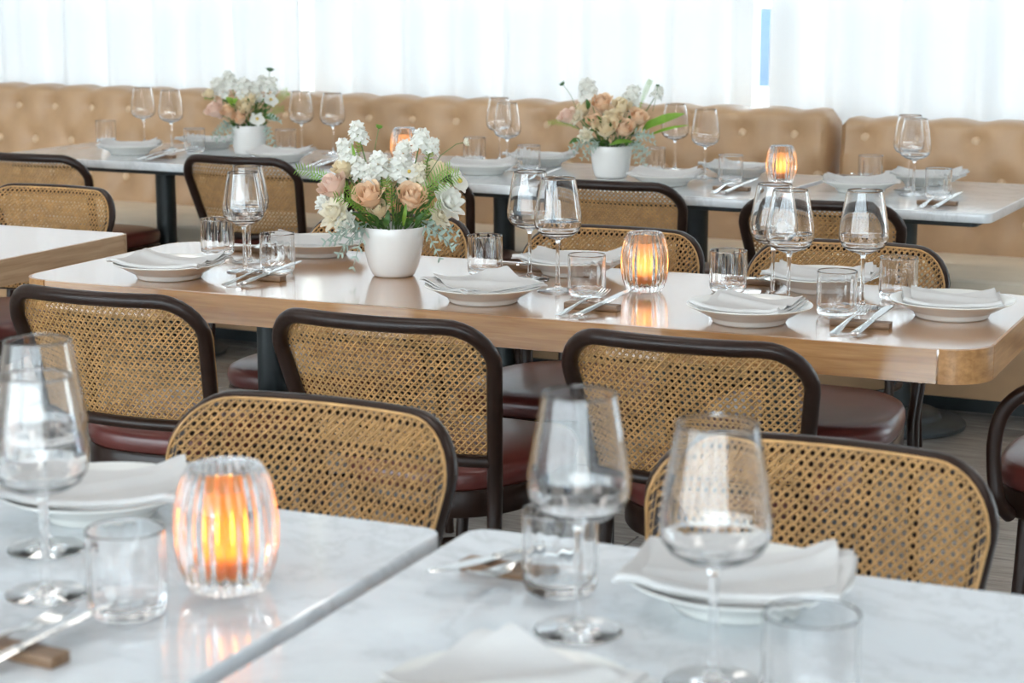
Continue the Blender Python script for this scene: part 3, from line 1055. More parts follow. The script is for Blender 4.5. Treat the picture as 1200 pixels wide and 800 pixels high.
def napkin(kind, seed):
    """Folded linen over the bowl: a flat folded pad, and a top flap with a soft crease and a lifted corner."""
    r = random.Random(seed)
    mb = MB()
    sx, sy, rot = {'diamond': (0.205, 0.205, 45), 'square': (0.20, 0.15, 6), 'oblong': (0.245, 0.150, -5), 'wide': (0.25, 0.160, 6), 'flat': (0.235, 0.165, 12)}[kind]
    p1, p2 = r.uniform(0, 6), r.uniform(0, 6)
    ca = r.uniform(0.35, 0.75) * r.choice((-1, 1))
    n = 22
    def support(x, y):
        rr = math.hypot(x, y)
        return max(bowl_top(rr) + 0.0015, 0.0205 + 0.0135 * min(1, (rr / 0.115)) ** 2) - 0.10 * max(0.0, rr - 0.122)
    def sheet(f, turn, ox, oy, lift, crease, zoff, th):
        ra = R(rot + turn)
        grid = []
        for j in range(n + 1):
            row = []
            for i in range(n + 1):
                u, v = i / n - 0.5, j / n - 0.5
                x0 = u * sx * f + 0.003 * math.sin(v * 5 + p1)
                y0 = v * sy * f + 0.003 * math.sin(u * 5 + p2)
                x = x0 * math.cos(ra) - y0 * math.sin(ra) + ox
                y = x0 * math.sin(ra) + y0 * math.cos(ra) + oy
                d = abs(v - ca * u - 0.04) / 0.20
                z = support(x, y) + zoff + crease * max(0, 1 - d) ** 1.3 * (0.6 + 0.4 * math.cos(PI * u))
                z += 0.0012 * math.sin(9 * u + 4 * v + p1) + 0.0010 * math.sin(7 * v - 5 * u + p2)
                cu = max(0, (u + 0.5) * (v + 0.5))
                cl = max(0, (0.5 - u) * (v + 0.5))
                z += lift * (cu ** 3) + lift * 0.7 * (cl ** 3)
                row.append((x, y, z))
            grid.append(row)
        mb.slab(grid, th)
    sheet(1.0, 0, 0, 0, 0.003, 0.002, 0.0042, 0.0036)
    sheet(0.96, 2.5, r.uniform(-0.004, 0.004), 0.003, 0.005, 0.005, 0.0072, 0.0022)
    # top flap, folded back short of the near edge
    sheet(0.86, r.uniform(-9, 9), r.uniform(-0.008, 0.008), 0.010, 0.009, 0.012, 0.0096, 0.0018)
    if kind in ('square', 'wide', 'oblong'):
        pts = []
        for i in range(n + 1):
            u = i / n - 0.5
            x0, y0 = u * sx * 0.985, -0.5 * sy * 0.97
            x = x0 * math.cos(R(rot)) - y0 * math.sin(R(rot))
            y = x0 * math.sin(R(rot)) + y0 * math.cos(R(rot))
            pts.append((x, y, support(x, y) + 0.0066 + 0.0008 * math.sin(u * 9)))
        mb.tube(pts, 0.0056, 8, flat=(1.0, 1.15))
    return mb.build('linen_napkin', M['linen'], angle=50)

def fork():
    mb = MB()
    # (y, half width, z, thickness)
    st = [(0.0, 0.0075, 0.0, 0.0024), (0.004, 0.0095, 0.0, 0.0026), (0.02, 0.0092, 0.0005, 0.0026), (0.06, 0.0060, 0.0022, 0.0028), (0.10, 0.0038, 0.0038, 0.0032), (0.125, 0.0036, 0.0030, 0.0030), (0.138, 0.0075, 0.0012, 0.0022), (0.147, 0.0118, -0.0006, 0.0018), (0.158, 0.0125, -0.0018, 0.0017)]
    vs, fs = [], []
    for y, w, z, t in st:
        vs += [(-w, y, z + t * 0.6), (-w * 0.4, y, z + t), (w * 0.4, y, z + t), (w, y, z + t * 0.6), (w * 0.8, y, z), (-w * 0.8, y, z)]
    for k in range(len(st) - 1):
        for q in range(6):
            a, b = k * 6 + q, k * 6 + (q + 1) % 6
            fs.append((a, b, b + 6, a + 6))
    fs.append(tuple(range(5, -1, -1)))
    fs.append(tuple((len(st) - 1) * 6 + q for q in range(6)))
    mb.add(vs, fs)
    for k in range(4):
        x = (-1.5 + k) * 0.0069
        pts = [(x, 0.157, -0.0008), (x, 0.172, -0.0014), (x * 0.98, 0.188, 0.0006), (x * 0.96, 0.203, 0.0048)]
        mb.tube(pts, [0.0018, 0.0017, 0.0015, 0.0008], 6, flat=(0.7, 1.0))
    return mb.build('fork', M['steel'], angle=35)

def knife():
    root = empty('table_knife')
    mb = MB()
    st = [(0.0, 0.0070, 0.0062), (0.003, 0.0090, 0.0074), (0.02, 0.0092, 0.0076), (0.06, 0.0080, 0.0072), (0.095, 0.0066, 0.0064), (0.102, 0.0074, 0.0068), (0.106, 0.0060, 0.0040)]
    vs, fs = [], []
    for y, w, t in st:
        for k in range(10):
            a = 2 * PI * k / 10
            vs.append((w * math.cos(a), y, t * 0.5 + t * 0.5 * math.sin(a)))
    for k in range(len(st) - 1):
        for q in range(10):
            a, b = k * 10 + q, k * 10 + (q + 1) % 10
            fs.append((a, b, b + 10, a + 10))
    fs.append(tuple(range(9, -1, -1)))
    fs.append(tuple((len(st) - 1) * 10 + q for q in range(10)))
    mb.add(vs, fs)
    mb.build('handle', M['steel'], root, angle=45)
    bl = [(0.104, -0.0050, 0.0050), (0.110, -0.0078, 0.0062), (0.15, -0.0105, 0.0072), (0.19, -0.0105, 0.0078), (0.212, -0.0075, 0.0078), (0.224, 0.0010, 0.0070)]
    vs, fs = [], []
    for y, x0, x1 in bl:
        vs += [(x0, y, 0.0030), (x1, y, 0.0022), (x1, y, 0.0042), ((x0 + x1) / 2, y, 0.0046)]
    for k in range(len(bl) - 1):
        for q in range(4):
            a, b = k * 4 + q, k * 4 + (q + 1) % 4
            fs.append((a, b, b + 4, a + 4))
    fs.append((3, 2, 1, 0))
    fs.append(tuple((len(bl) - 1) * 4 + q for q in range(4)))
    MB().add(vs, fs).build('blade', M['steel'], root, angle=30)
    return root

def rest():
    return MB().prism(round_rect(-0.058, 0.058, -0.014, 0.014, 0.002, 3), 0.0, 0.012, 0.0012).build('cutlery_rest', M['rest_wood'])

P_GLASS, P_TUM, P_VOT, P_BOWL = Proto(wine_glass()), Proto(tumbler()), Proto(votive('pale_liner', 'low_flame')), Proto(bowl())
P_GLOW = Proto(votive('liner', 'flame'))
P_NAP = {k: Proto(napkin(k, s)) for k, s in (('diamond', 4), ('square', 9), ('oblong', 13), ('wide', 21), ('flat', 33))}
P_FORK, P_KNIFE, P_REST = Proto(fork()), Proto(knife()), Proto(rest())
T = 0.75
Z0 = T + 0.0003

# ------------------------------------------------------------------ places laid: bowl + napkin
# (x, y, napkin kind, turn of the napkin in degrees, where)
PLACES = [
 (-2.469, 3.610, 'oblong', 8, 'on the oak table end by the second oak table'),
 (-1.698, 3.608, 'diamond', 10, 'in front of the oak table flower pot'),
 (-1.127, 3.603, 'square', -14, 'on the oak table, nearer side, by three wine glasses'),
 (-0.782, 3.825, 'square', 6, 'on the oak table end by the armchair'),
 (-2.350, 4.055, 'flat', 10, 'on the far oak table side, left of the flowers'),
 (-1.673, 4.030, 'wide', -4, 'on the far oak table side, behind two wine glasses'),
 (-1.105, 4.035, 'oblong', 12, 'on the far oak table side, behind three wine glasses'),
 (-4.296, 6.050, 'flat', 12, 'at the marble table end by the bare sofa'),
 (-4.165, 6.390, 'wide', 14, 'behind the tumbler left of the orchid flower pot'),
 (-3.638, 6.030, 'flat', -8, 'in front of the orchid flower pot'),
 (-2.800, 5.945, 'flat', 4, 'nearest below the two glasses left of the squat pot'),
 (-2.735, 6.285, 'oblong', 6, 'on the sofa side, left of the squat pot'),
 (-2.125, 5.870, 'flat', -6, 'just right of the squat flower pot'),
 (-1.990, 6.215, 'oblong', -2, 'on the sofa side, left of the marble table candle'),
 (-1.507, 5.930, 'flat', 5, 'beside the seam of the small marble table'),
 (-1.364, 6.205, 'wide', -6, 'on the small marble table, by the second sofa'),
 (-1.453, 1.955, 'wide', 16, 'on the near marble table behind the glowing candle'),
 (-0.612, 1.940, 'wide', 2, 'on the near marble table, behind the big glasses'),
 (-0.690, 1.520, 'diamond', 32, 'cut off by the bottom of the picture'),
]
for i, (x, y, k, a, where) in enumerate(PLACES):
    P_BOWL.put((x, y, Z0), R(a), 0.95, 'white rimmed bowl ' + where, 'bowl', 'rimmed china bowls on the tables')
    P_NAP[k].put((x, y, Z0), R(a), 0.95, 'folded linen napkin in the bowl ' + where, 'napkin', 'linen napkins in the bowls')

# ------------------------------------------------------------------ wine glasses
GLASSES = [
 (-2.432, 3.885, 1.0, 'wine glass left of the oak table flowers, further of an overlapping pair'),
 (-2.364, 3.755, 1.0, 'wine glass left of the oak table flowers, nearer of an overlapping pair'),
 (-1.730, 3.915, 1.06, 'wine glass right of the oak table flower pot, further one of the pair'),
 (-1.612, 3.795, 1.07, 'wine glass right of the oak table flower pot, nearer one of the pair'),
 (-1.168, 3.890, 1.06, 'wine glass behind the bowl near the oak table candle, furthest of three'),
 (-1.112, 3.815, 1.05, 'wine glass in front of its twin, middle of three by the oak table candle'),
 (-0.969, 3.850, 1.06, 'wine glass standing alone between two tumblers near the free oak table end'),
 (-4.440, 6.350, 1.0, 'wine glass on the marble table, first one along from the bare sofa stretch'),
 (-4.245, 6.250, 1.0, 'wine glass on the marble table, second one along, behind a tumbler'),
 (-3.760, 6.390, 1.0, 'wine glass just right of the orchid flower pot, further of two'),
 (-3.600, 6.345, 1.0, 'wine glass just right of the orchid flower pot, nearer of two'),
 (-2.930, 6.360, 1.0, 'wine glass left of the squat flower pot, further of two'),
 (-2.785, 6.110, 1.0, 'wine glass left of the squat flower pot, nearer of two'),
 (-2.246, 6.300, 1.0, 'wine glass touched by the long green leaf of the squat flower pot'),
 (-2.070, 6.100, 1.0, 'wine glass between the squat flower pot and the lit candle, clear of the leaf'),
 (-1.385, 6.030, 1.03, 'wine glass on the small marble table, further of the two in line'),
 (-1.335, 5.890, 1.03, 'wine glass on the small marble table, nearer of the two in line'),
 (-1.310, 1.661, 1.09, 'blurred wine glass on the near marble table by the glowing candle, nearer of two'),
 (-1.416, 1.800, 1.12, 'blurred wine glass on the near marble table by the glowing candle, further of two'),
 (-0.735, 1.789, 1.12, 'big blurred wine glass standing before a tumbler on the near marble table'),
 (-0.560, 1.700, 1.14, 'big blurred wine glass in front of the napkin on the near marble table'),
]
for x, y, s, lab in GLASSES:
    P_GLASS.put((x, y, Z0), x * 7, s, 'clear ' + lab, 'glass', 'stemmed wine glasses')

# ------------------------------------------------------------------ tumblers
TUMBLERS = [
 (-2.552, 3.935, 1.0, 'on the oak table behind the first overlapping pair of wine glasses'),
 (-2.287, 3.770, 1.0, 'between a wine glass pair and the oak table flower pot'),
 (-1.846, 3.930, 1.0, 'between the oak table flower pot and the pair of wine glasses'),
 (-1.525, 3.745, 1.0, 'left of the ribbed candle holder on the oak table'),
 (-1.276, 3.925, 1.0, 'right of the ribbed candle holder on the oak table'),
 (-0.991, 3.739, 1.0, 'behind the fork and knife at the free end of the oak table'),
 (-0.925, 3.975, 1.0, 'between the lone wine glass and the last bowl of the oak table'),
 (-4.640, 6.380, 1.0, 'on the marble table nearest the bare sofa stretch, behind the first bowl'),
 (-4.110, 6.200, 1.0, 'on the marble table in front of the second wine glass'),
 (-3.775, 6.300, 1.0, 'just right of the orchid flower pot'),
 (-2.985, 6.270, 1.0, 'in front of the further glass left of the squat flower pot'),
 (-2.682, 6.060, 1.0, 'between two wine glasses and the squat flower pot'),
 (-2.267, 6.150, 1.0, 'just right of the squat flower pot'),
 (-1.951, 6.005, 1.0, 'left of the lit candle on the marble table'),
 (-1.538, 6.170, 1.0, 'on the seam side of the small marble table'),
 (-1.251, 5.845, 1.0, 'on the small marble table beside the fork and knife'),
 (-1.188, 1.640, 1.06, 'blurred on the near marble table beside the glowing candle'),
 (-0.803, 1.901, 1.05, 'blurred on the near marble table behind the big wine glass stem'),
 (-0.452, 1.655, 1.12, 'blurred at the bottom edge beside the napkin bowl'),
 (-1.545, 1.790, 1.04, 'cut off by the frame edge on the near marble table'),
]
for x, y, s, lab in TUMBLERS:
    P_TUM.put((x, y, Z0), x * 3, s, 'clear water tumbler ' + lab, 'tumbler', 'clear water tumblers')

# ------------------------------------------------------------------ lit candle holders
for x, y, s, lab, watts in ((-1.443, 3.868, 1.0, 'ribbed glass holder with a lit candle on the long oak table', 0.15),
                     (-1.141, 1.761, 1.12, 'large glowing orange ribbed glass candle holder on the near marble table', 0.46),
                     (-3.200, 6.150, 1.0, 'ribbed glass candle holder behind the tall oak table flowers', 0.15),
                     (-1.800, 6.060, 0.96, 'ribbed glass candle holder beside the seam of the small marble table', 0.15)):
    (P_GLOW if watts > 0.4 else P_VOT).put((x, y, Z0), x, s, lab, 'candle holder', 'ribbed glass candle holders')
    lt = bpy.data.lights.new('candle_light', 'POINT')
    lt.energy = watts
    lt.color = (1.0, 0.50, 0.14)
    lt.shadow_soft_size = 0.008
    lo = bpy.data.objects.new('candle_light', lt)
    COL.objects.link(lo)
    lo.location = (x, y, Z0 + 0.062 * s)

# ------------------------------------------------------------------ cutlery on wooden rests: (x, y, turn, where, fork offset/turn, knife offset/turn)
SETS = [
 (-2.268, 3.668, 0, 'at the end of the oak table near the second oak table'),
 (-1.458, 3.612, 0, 'on the oak table in front of the ribbed candle holder'),
 (-0.916, 3.640, 0, 'on the oak table before the lone wine glass'),
 (-2.530, 4.035, 180, 'behind a tumbler at the oak table end near the second oak table'),
 (-1.800, 4.040, 180, 'behind a tumbler right of the tall oak table flower pot'),
 (-1.262, 4.055, 180, 'behind a tumbler right of the oak table candle'),
 (-4.100, 5.965, 0, 'on the marble table beside the first bowl by the bare sofa'),
 (-3.415, 5.985, 0, 'on the marble table right of the orchid flower pot'),
 (-2.560, 5.850, 0, 'on the marble table in front of the squat flower pot'),
 (-1.880, 5.800, 0, 'on the marble table in front of the lit candle'),
 (-1.217, 5.685, 0, 'at the front of the small marble table'),
 (-1.625, 6.290, 180, 'at the back of the small marble table near the sofa slit'),
 (-1.215, 1.490, -8, 'on the near marble table below the glowing candle'),
 (-0.880, 1.935, 176, 'on the near marble table beside the big blurred glass'),
]
for i, (x, y, a, where) in enumerate(SETS):
    ra = R(a)
    def loc(dx, dy, dz=0.0):
        return (x + dx * math.cos(ra) - dy * math.sin(ra), y + dx * math.sin(ra) + dy * math.cos(ra), Z0 + dz)
    r = random.Random(i + 3)
    P_REST.put(loc(0, 0), ra + R(r.uniform(-4, 4)), 1.0, 'wooden cutlery rest ' + where, 'rest', 'wooden cutlery rests')
    tilt = math.atan2(0.0125, 0.112)
    far = a == 180
    P_FORK.put(loc((-0.050 if far else -0.026) + r.uniform(-0.003, 0.003), -0.112, 0.0008), ra + R((1 if far else -6) + r.uniform(-3, 3)), 1.0, 'steel fork ' + where, 'fork', 'steel forks', rx=tilt)
    P_KNIFE.put(loc((-0.028 if far else 0.012) + r.uniform(-0.003, 0.003), -0.112, 0.0008), ra + R((2 if far else -6) + r.uniform(-3, 3)), 1.0, 'steel table knife ' + where, 'knife', 'steel table knives', rx=tilt * 0.98)

# ================================================================== FLOWERS
def petal(mb, L, W, cup, base, mtx, curl=0.0, n=4, m=4):
    """Curved petal pointing up +Z from the origin, facing -Y outward."""
    grid = []
    for j in range(n + 1):
        t = j / n
        w = W * math.sin(PI * min(1, 0.16 + 0.72 * t)) ** 0.8
        row = []
        for i in range(m + 1):
            u = i / m * 2 - 1
            row.append(mtx @ Vector((u * w, base - cup * (1 - u * u) * math.sin(PI * t * 0.9) - curl * t * t, L * t - 0.12 * L * u * u * t)))
        grid.append(row)
    mb.sheet(grid)

def rose_mesh(seed=1):
    """A half open garden rose: tight swirl inside cupped outer petals."""
    r = random.Random(seed)
    mb = MB()
    def cup(a, r0, r1, r2, h, w, lip, twist):
        """petal wrapped round the axis: radii at foot, belly and lip."""
        grid = []
        for j in range(6):
            t = j / 5
            rad = r0 + (r1 - r0) * math.sin(min(1, t * 1.5) * PI / 2) if t < 0.67 else r1 + (r2 - r1) * ((t - 0.67) / 0.33)
            row = []
            for i in range(6):
                u = i / 5 * 2 - 1
                aa = a + u * w * (0.45 + 0.55 * math.sin(PI * min(1, 0.25 + t * 0.6))) + twist * t
                hh = h * t * (1 - 0.20 * u * u * t)
                rr = rad * (1 + 0.05 * u) + lip * max(0, t - 0.75) * 4 * (1 - 0.4 * u * u)
                row.append((rr * math.cos(aa), rr * math.sin(aa), hh))
            grid.append(row)
        mb.sheet(grid)
    for ring, (cnt, r0, r1, r2, h, w, lip) in enumerate(((2, 0.001, 0.0042, 0.0030, 0.0370, 1.7, 0.0), (3, 0.002, 0.0075, 0.0062, 0.0375, 1.25, 0.0004), (4, 0.003, 0.0115, 0.0108, 0.0365, 1.0, 0.0012),
                                                       (4, 0.004, 0.0155, 0.0158, 0.0345, 0.98, 0.0028), (5, 0.005, 0.0190, 0.0215, 0.0305, 0.86, 0.0052))):
        for k in range(cnt):
            a = 2 * PI * (k + 0.5 * ring) / cnt + r.uniform(-0.2, 0.2)
            cup(a, r0, r1 * r.uniform(0.95, 1.05), r2 * r.uniform(0.95, 1.06), h * r.uniform(0.95, 1.04), w, lip, 0.25)
    mb.lathe([(0, -0.008), (0.0045, -0.006), (0.0065, 0.0), (0, 0.004)], 10)
    return mb

def flower5(mb, mtx, size, n=5, cup=0.25):
    for k in range(n):
        a = 2 * PI * k / n
        mt = mtx @ Matrix.Rotation(a, 4, 'Z') @ Matrix.Rotation(R(90 - 40 * cup), 4, 'X')
        petal(mb, size, size * 0.42, size * 0.12, 0, mt, 0, 2, 2)

def stock_mesh(seed, n=24, spread=0.024, height=0.048, size=0.0135):
    r = random.Random(seed)
    mb = MB()
    for k in range(n):
        t = k / n
        a = k * 2.4
        rr = spread * (1 - 0.55 * t) * r.uniform(0.6, 1.0)
        p = Vector((rr * math.cos(a), rr * math.sin(a), height * t))
        d = Vector((math.cos(a), math.sin(a), 0.35 + t)).normalized()
        mt = Matrix.Translation(p) @ d.to_track_quat('Z', 'Y').to_matrix().to_4x4()
        flower5(mb, mt, size * r.uniform(0.8, 1.15), 5, 0.5)
    return mb

def bloom_mesh(seed, size=0.03):
    """Full many petalled white bloom."""
    r = random.Random(seed)
    mb = MB()
    for ring, (cnt, lean, L) in enumerate(((9, 78, 1.0), (8, 55, 0.85), (6, 32, 0.65), (4, 12, 0.45))):
        for k in range(cnt):
            a = 2 * PI * (k + 0.5 * ring) / cnt + r.uniform(-0.1, 0.1)
            mt = Matrix.Rotation(a, 4, 'Z') @ Matrix.Rotation(R(lean + r.uniform(-6, 6)), 4, 'X')
            petal(mb, size * L, size * 0.27, size * 0.09, 0, mt, -size * 0.1)
    return mb

def orchid(parent, mtx, size):
    mb = MB()
    for a, w in ((0, 0.42), (72, 0.62), (144, 0.36), (216, 0.36), (288, 0.62)):
        mt = mtx @ Matrix.Rotation(R(a), 4, 'Z') @ Matrix.Rotation(R(82), 4, 'X')
        petal(mb, size, size * w, size * 0.1, 0, mt, 0, 4, 4)
    o = mb.build('orchid', M['petal_white'], parent, angle=None)
    lip = MB().lathe([(0, 0), (size * 0.16, size * 0.05), (size * 0.2, size * 0.22), (size * 0.08, size * 0.34), (0, size * 0.35)], 8).xf(mtx)
    lip.build('lip', M['yellow'], o)

def fern(parent, pts, width, mat):
    """Frond: midrib along pts with paired leaflets."""
    P = [Vector(p) for p in pts]
    n = max(9, int(sum((b - a).length for a, b in zip(P, P[1:])) / 0.0080))
    def at(t):
        k = min(int(t * (len(P) - 1)), len(P) - 2)
        f = t * (len(P) - 1) - k
        return P[k].lerp(P[k + 1], f)
    mb = MB()
    mb.tube([at(k / 8) for k in range(9)], [0.0012 - 0.0008 * k / 8 for k in range(9)], 5)
    for k in range(n):
        t = 0.12 + 0.86 * k / n
        p = at(t)
        d = (at(min(1, t + 0.03)) - at(t - 0.03)).normalized()
        up = Vector((0.15, -0.9, 0.42)).normalized()
        s = d.cross(up).normalized()
        L = width * math.sin(PI * (0.15 + 0.8 * (1 - t) ** 0.8)) ** 0.7
        for q in (-1, 1):
            e = (s * q * 0.93 + d * 0.42).normalized()
            w = d * (0.0015)
            m1 = p + e * L * 0.45 + up * 0.0015
            tip = p + e * L
            mb.add([p - w * 0.5, p + w * 0.5, m1 + w, tip, m1 - w * 0.9], [(0, 1, 2, 4), (4, 2, 3)])
    return mb.build('fern_frond', mat, parent, angle=None)

def leaf(parent, a, b, W, mat, name='leaf', bend=0.01):
    a, b = Vector(a), Vector(b)
    d = b - a
    L = d.length
    up = Vector((0.1, -0.7, 0.7)).normalized()
    s = d.normalized().cross(up).normalized()
    nrm = s.cross(d.normalized())
    grid = []
    for j in range(7):
        t = j / 6
        w = W * math.sin(PI * (0.04 + 0.94 * t)) ** 0.8
        c = a + d * t + nrm * bend * math.sin(PI * t)
        grid.append([c - s * w + nrm * w * 0.25, c, c + s * w + nrm * w * 0.25])
    return MB().sheet(grid).build(name, mat, parent, angle=None)

def dusty(parent, p, dirv, L, seed, name='silver_sprig'):
    """Lobed silver leaf spray."""
    r = random.Random(seed)
    mb = MB()
    p = Vector(p)
    d = Vector(dirv).normalized()
    for q in range(3):
        dd = (d + Vector((r.uniform(-0.5, 0.5), r.uniform(-0.4, 0.1), r.uniform(-0.3, 0.3)))).normalized()
        up = Vector((0.1, -0.95, 0.25))
        s = dd.cross(up).normalized()
        Lq = L * r.uniform(0.7, 1.05)
        cur = [p + dd * Lq * t + Vector((0, 0, -0.35 * Lq * t * t)) for t in (0, 0.2, 0.4, 0.6, 0.8, 1.0)]
        mb.tube(cur, [0.0011] * 5 + [0.0006], 4)
        for k in range(1, 6):
            for sg in (-1, 1):
                e = (s * sg + dd * 0.7).normalized()
                l = Lq * 0.30 * (1.1 - 0.12 * k)
                c = cur[k] if k < 6 else cur[-1]
                w = dd * 0.0022
                mb.add([c - w, c + w, c + e * l * 0.6 + w * 1.3, c + e * l, c + e * l * 0.6 - w * 1.3], [(0, 1, 2, 4), (4, 2, 3)])
                e2 = (e + dd * 0.8).normalized()
                c2 = c + e * l * 0.55
                mb.add([c2 - w * 0.6, c2 + w * 0.6, c2 + e2 * l * 0.5], [(0, 1, 2)])
    return mb.build(name, M['silver'], parent, angle=None)

def bud_stem(parent, pts, size, mat, spiky=False):
    st = MB().tube(pts, 0.0009, 6).build('bud_stem', M['stem'], parent, angle=None)
    p = Vector(pts[-1])
    d = (Vector(pts[-1]) - Vector(pts[-2])).normalized()
    mt = Matrix.Translation(p) @ d.to_track_quat('Z', 'Y').to_matrix().to_4x4()
    mb = MB()
    mb.lathe([(0, -size * 0.3), (size * 0.5, -size * 0.05), (size * 0.75, size * 0.2), (size * 0.5, size * 0.42), (0, size * 0.5)], 10)
    for k in range(9):
        a = 2 * PI * k / 9
        petal(mb, size * (1.5 if spiky else 1.05), size * (0.12 if spiky else 0.28), 0, 0, Matrix.Rotation(a, 4, 'Z') @ Matrix.Rotation(R(75 if spiky else 55), 4, 'X'), 0, 2, 2)
    mb.xf(mt)
    mb.build('bud', mat, st, angle=None)

def face(dx, dz, d, back=False):
    """Direction a bloom looks: outwards and to the viewer."""
    v = Vector((dx * 7, -0.55 - d * 4 if not back else 0.2, 0.45 + dz * 2))
    return v.normalized()

def bouquet(loc, pot_prof, label, items, seed, sc=1.0):
    """items are in metres in a frame with x along the picture, z up from the pot's mouth, y away from the viewer."""
    root = empty('flower_arrangement', loc, R(24.36), sc)
    tag(root, label, 'flowers', 'potted flower arrangements on the tables')
    MB().lathe(pot_prof, 44).build('pot', M['pot'], root, angle=50)
    H = max(z for _, z in pot_prof)
    rm = max(r for r, z in pot_prof)
    stems = MB()
    O = Vector((0, 0, H))
    r = random.Random(seed)
    def place(dx, dy, dz, s, look):
        return Matrix.Translation((dx, dy, H + dz)) @ look.to_track_quat('Z', 'Y').to_matrix().to_4x4() @ Matrix.Scale(s, 4)
    for it in items:
        k = it[0]
        if k in ('rose', 'stock', 'bloom', 'orchid'):
            _, dx, dz, dy, s, mt = it
            s *= {'rose': 1.3, 'stock': 1.15, 'bloom': 1.12, 'orchid': 1.1}[k]
            look = face(dx, dz, -dy, dy > 0.02)
            if k == 'rose': look = (look + Vector((0, 0, 0.65))).normalized()
            if k == 'stock': look = Vector((dx * 3, -0.15, 1)).normalized()
            tr = place(dx, dy, dz, s, look)
            b = tr @ Vector((0, 0, -0.004))
            if k == 'rose':
                rose_mesh(r.randint(1, 99)).xf(tr @ Matrix.Translation((0, 0, -0.017))).build('rose', M[mt], root, angle=None)
            elif k == 'stock':
                stock_mesh(r.randint(1, 99)).xf(tr @ Matrix.Translation((0, 0, -0.025))).build('blossom_cluster', M[mt], root, angle=None)
            elif k == 'bloom':
                bloom_mesh(r.randint(1, 99)).xf(tr).build('white_bloom', M[mt], root, angle=None)
            else:
                orchid(root, tr, 0.024)
            q = Vector((dx * 0.25, dy * 0.25, H - 0.02))
            stems.tube([q, q.lerp(b, 0.5) + Vector((0, 0.004, 0.004)), b], 0.0016, 5)
        elif k == 'fern':
            _, a, b, w, mt = it
            a, b = Vector(a) + O, Vector(b) + O
            mid = a.lerp(b, 0.5) + Vector((0, 0, 0.10 * (b - a).length))
            fern(root, [a, a.lerp(mid, 0.5) + Vector((0, 0, 0.004)), mid, mid.lerp(b, 0.5) + Vector((0, 0, 0.004)), b], w, M[mt])
        elif k == 'leaf':
            _, a, b, w, mt = it
            leaf(root, Vector(a) + O, Vector(b) + O, w, M[mt])
        elif k == 'silver':
            _, p, d, L = it
            dusty(root, Vector(p) + O, d, L, r.randint(1, 999))
        elif k == 'bud':
            _, pts, s, mt, sp = it
            bud_stem(root, [Vector(p) + O for p in pts], s, M[mt], sp)
    stems.build('stems', M['stem'], root, angle=None)
    # dark leaves that fill the mouth of the pot
    fill = MB()
    for k in range(300):
        a = r.uniform(0, 2 * PI)
        t = r.random() ** 1.3
        rr = rm * math.sqrt(r.random()) * (0.90 + 0.45 * t)
        p = Vector((rr * math.cos(a), rr * math.sin(a), H - 0.010 + 0.095 * t))
        d = Vector((math.cos(a) * 0.8 + r.uniform(-0.3, 0.3), math.sin(a) * 0.8 + r.uniform(-0.3, 0.3), r.uniform(0.2, 1.0))).normalized()
        s_ = d.cross(Vector((r.uniform(-1, 1), r.uniform(-1, 1), 0.3))).normalized()
        L = r.uniform(0.018, 0.036)
        w = L * r.uniform(0.07, 0.16)
        fill.add([p, p + d * L * 0.5 + s_ * w, p + d * L, p + d * L * 0.5 - s_ * w], [(0, 1, 2, 3)])
    tag(fill.build('foliage', M['leaf'], root, angle=None), kind='stuff')
    return root

def pot_profile(rt, rb, h):
    return [(0, 0.0), (rb * 0.82, 0.0), (rb * 0.93, 0.003), (rb, 0.010), (rb + (rt - rb) * 0.30, h * 0.22), (rb + (rt - rb) * 0.62, h * 0.48), (rb + (rt - rb) * 0.86, h * 0.74), (rt, h - 0.002), (rt - 0.001, h), (rt - 0.004, h - 0.001),
            (rt - 0.006, h * 0.75), (rb, h * 0.3), (0, h * 0.28)]

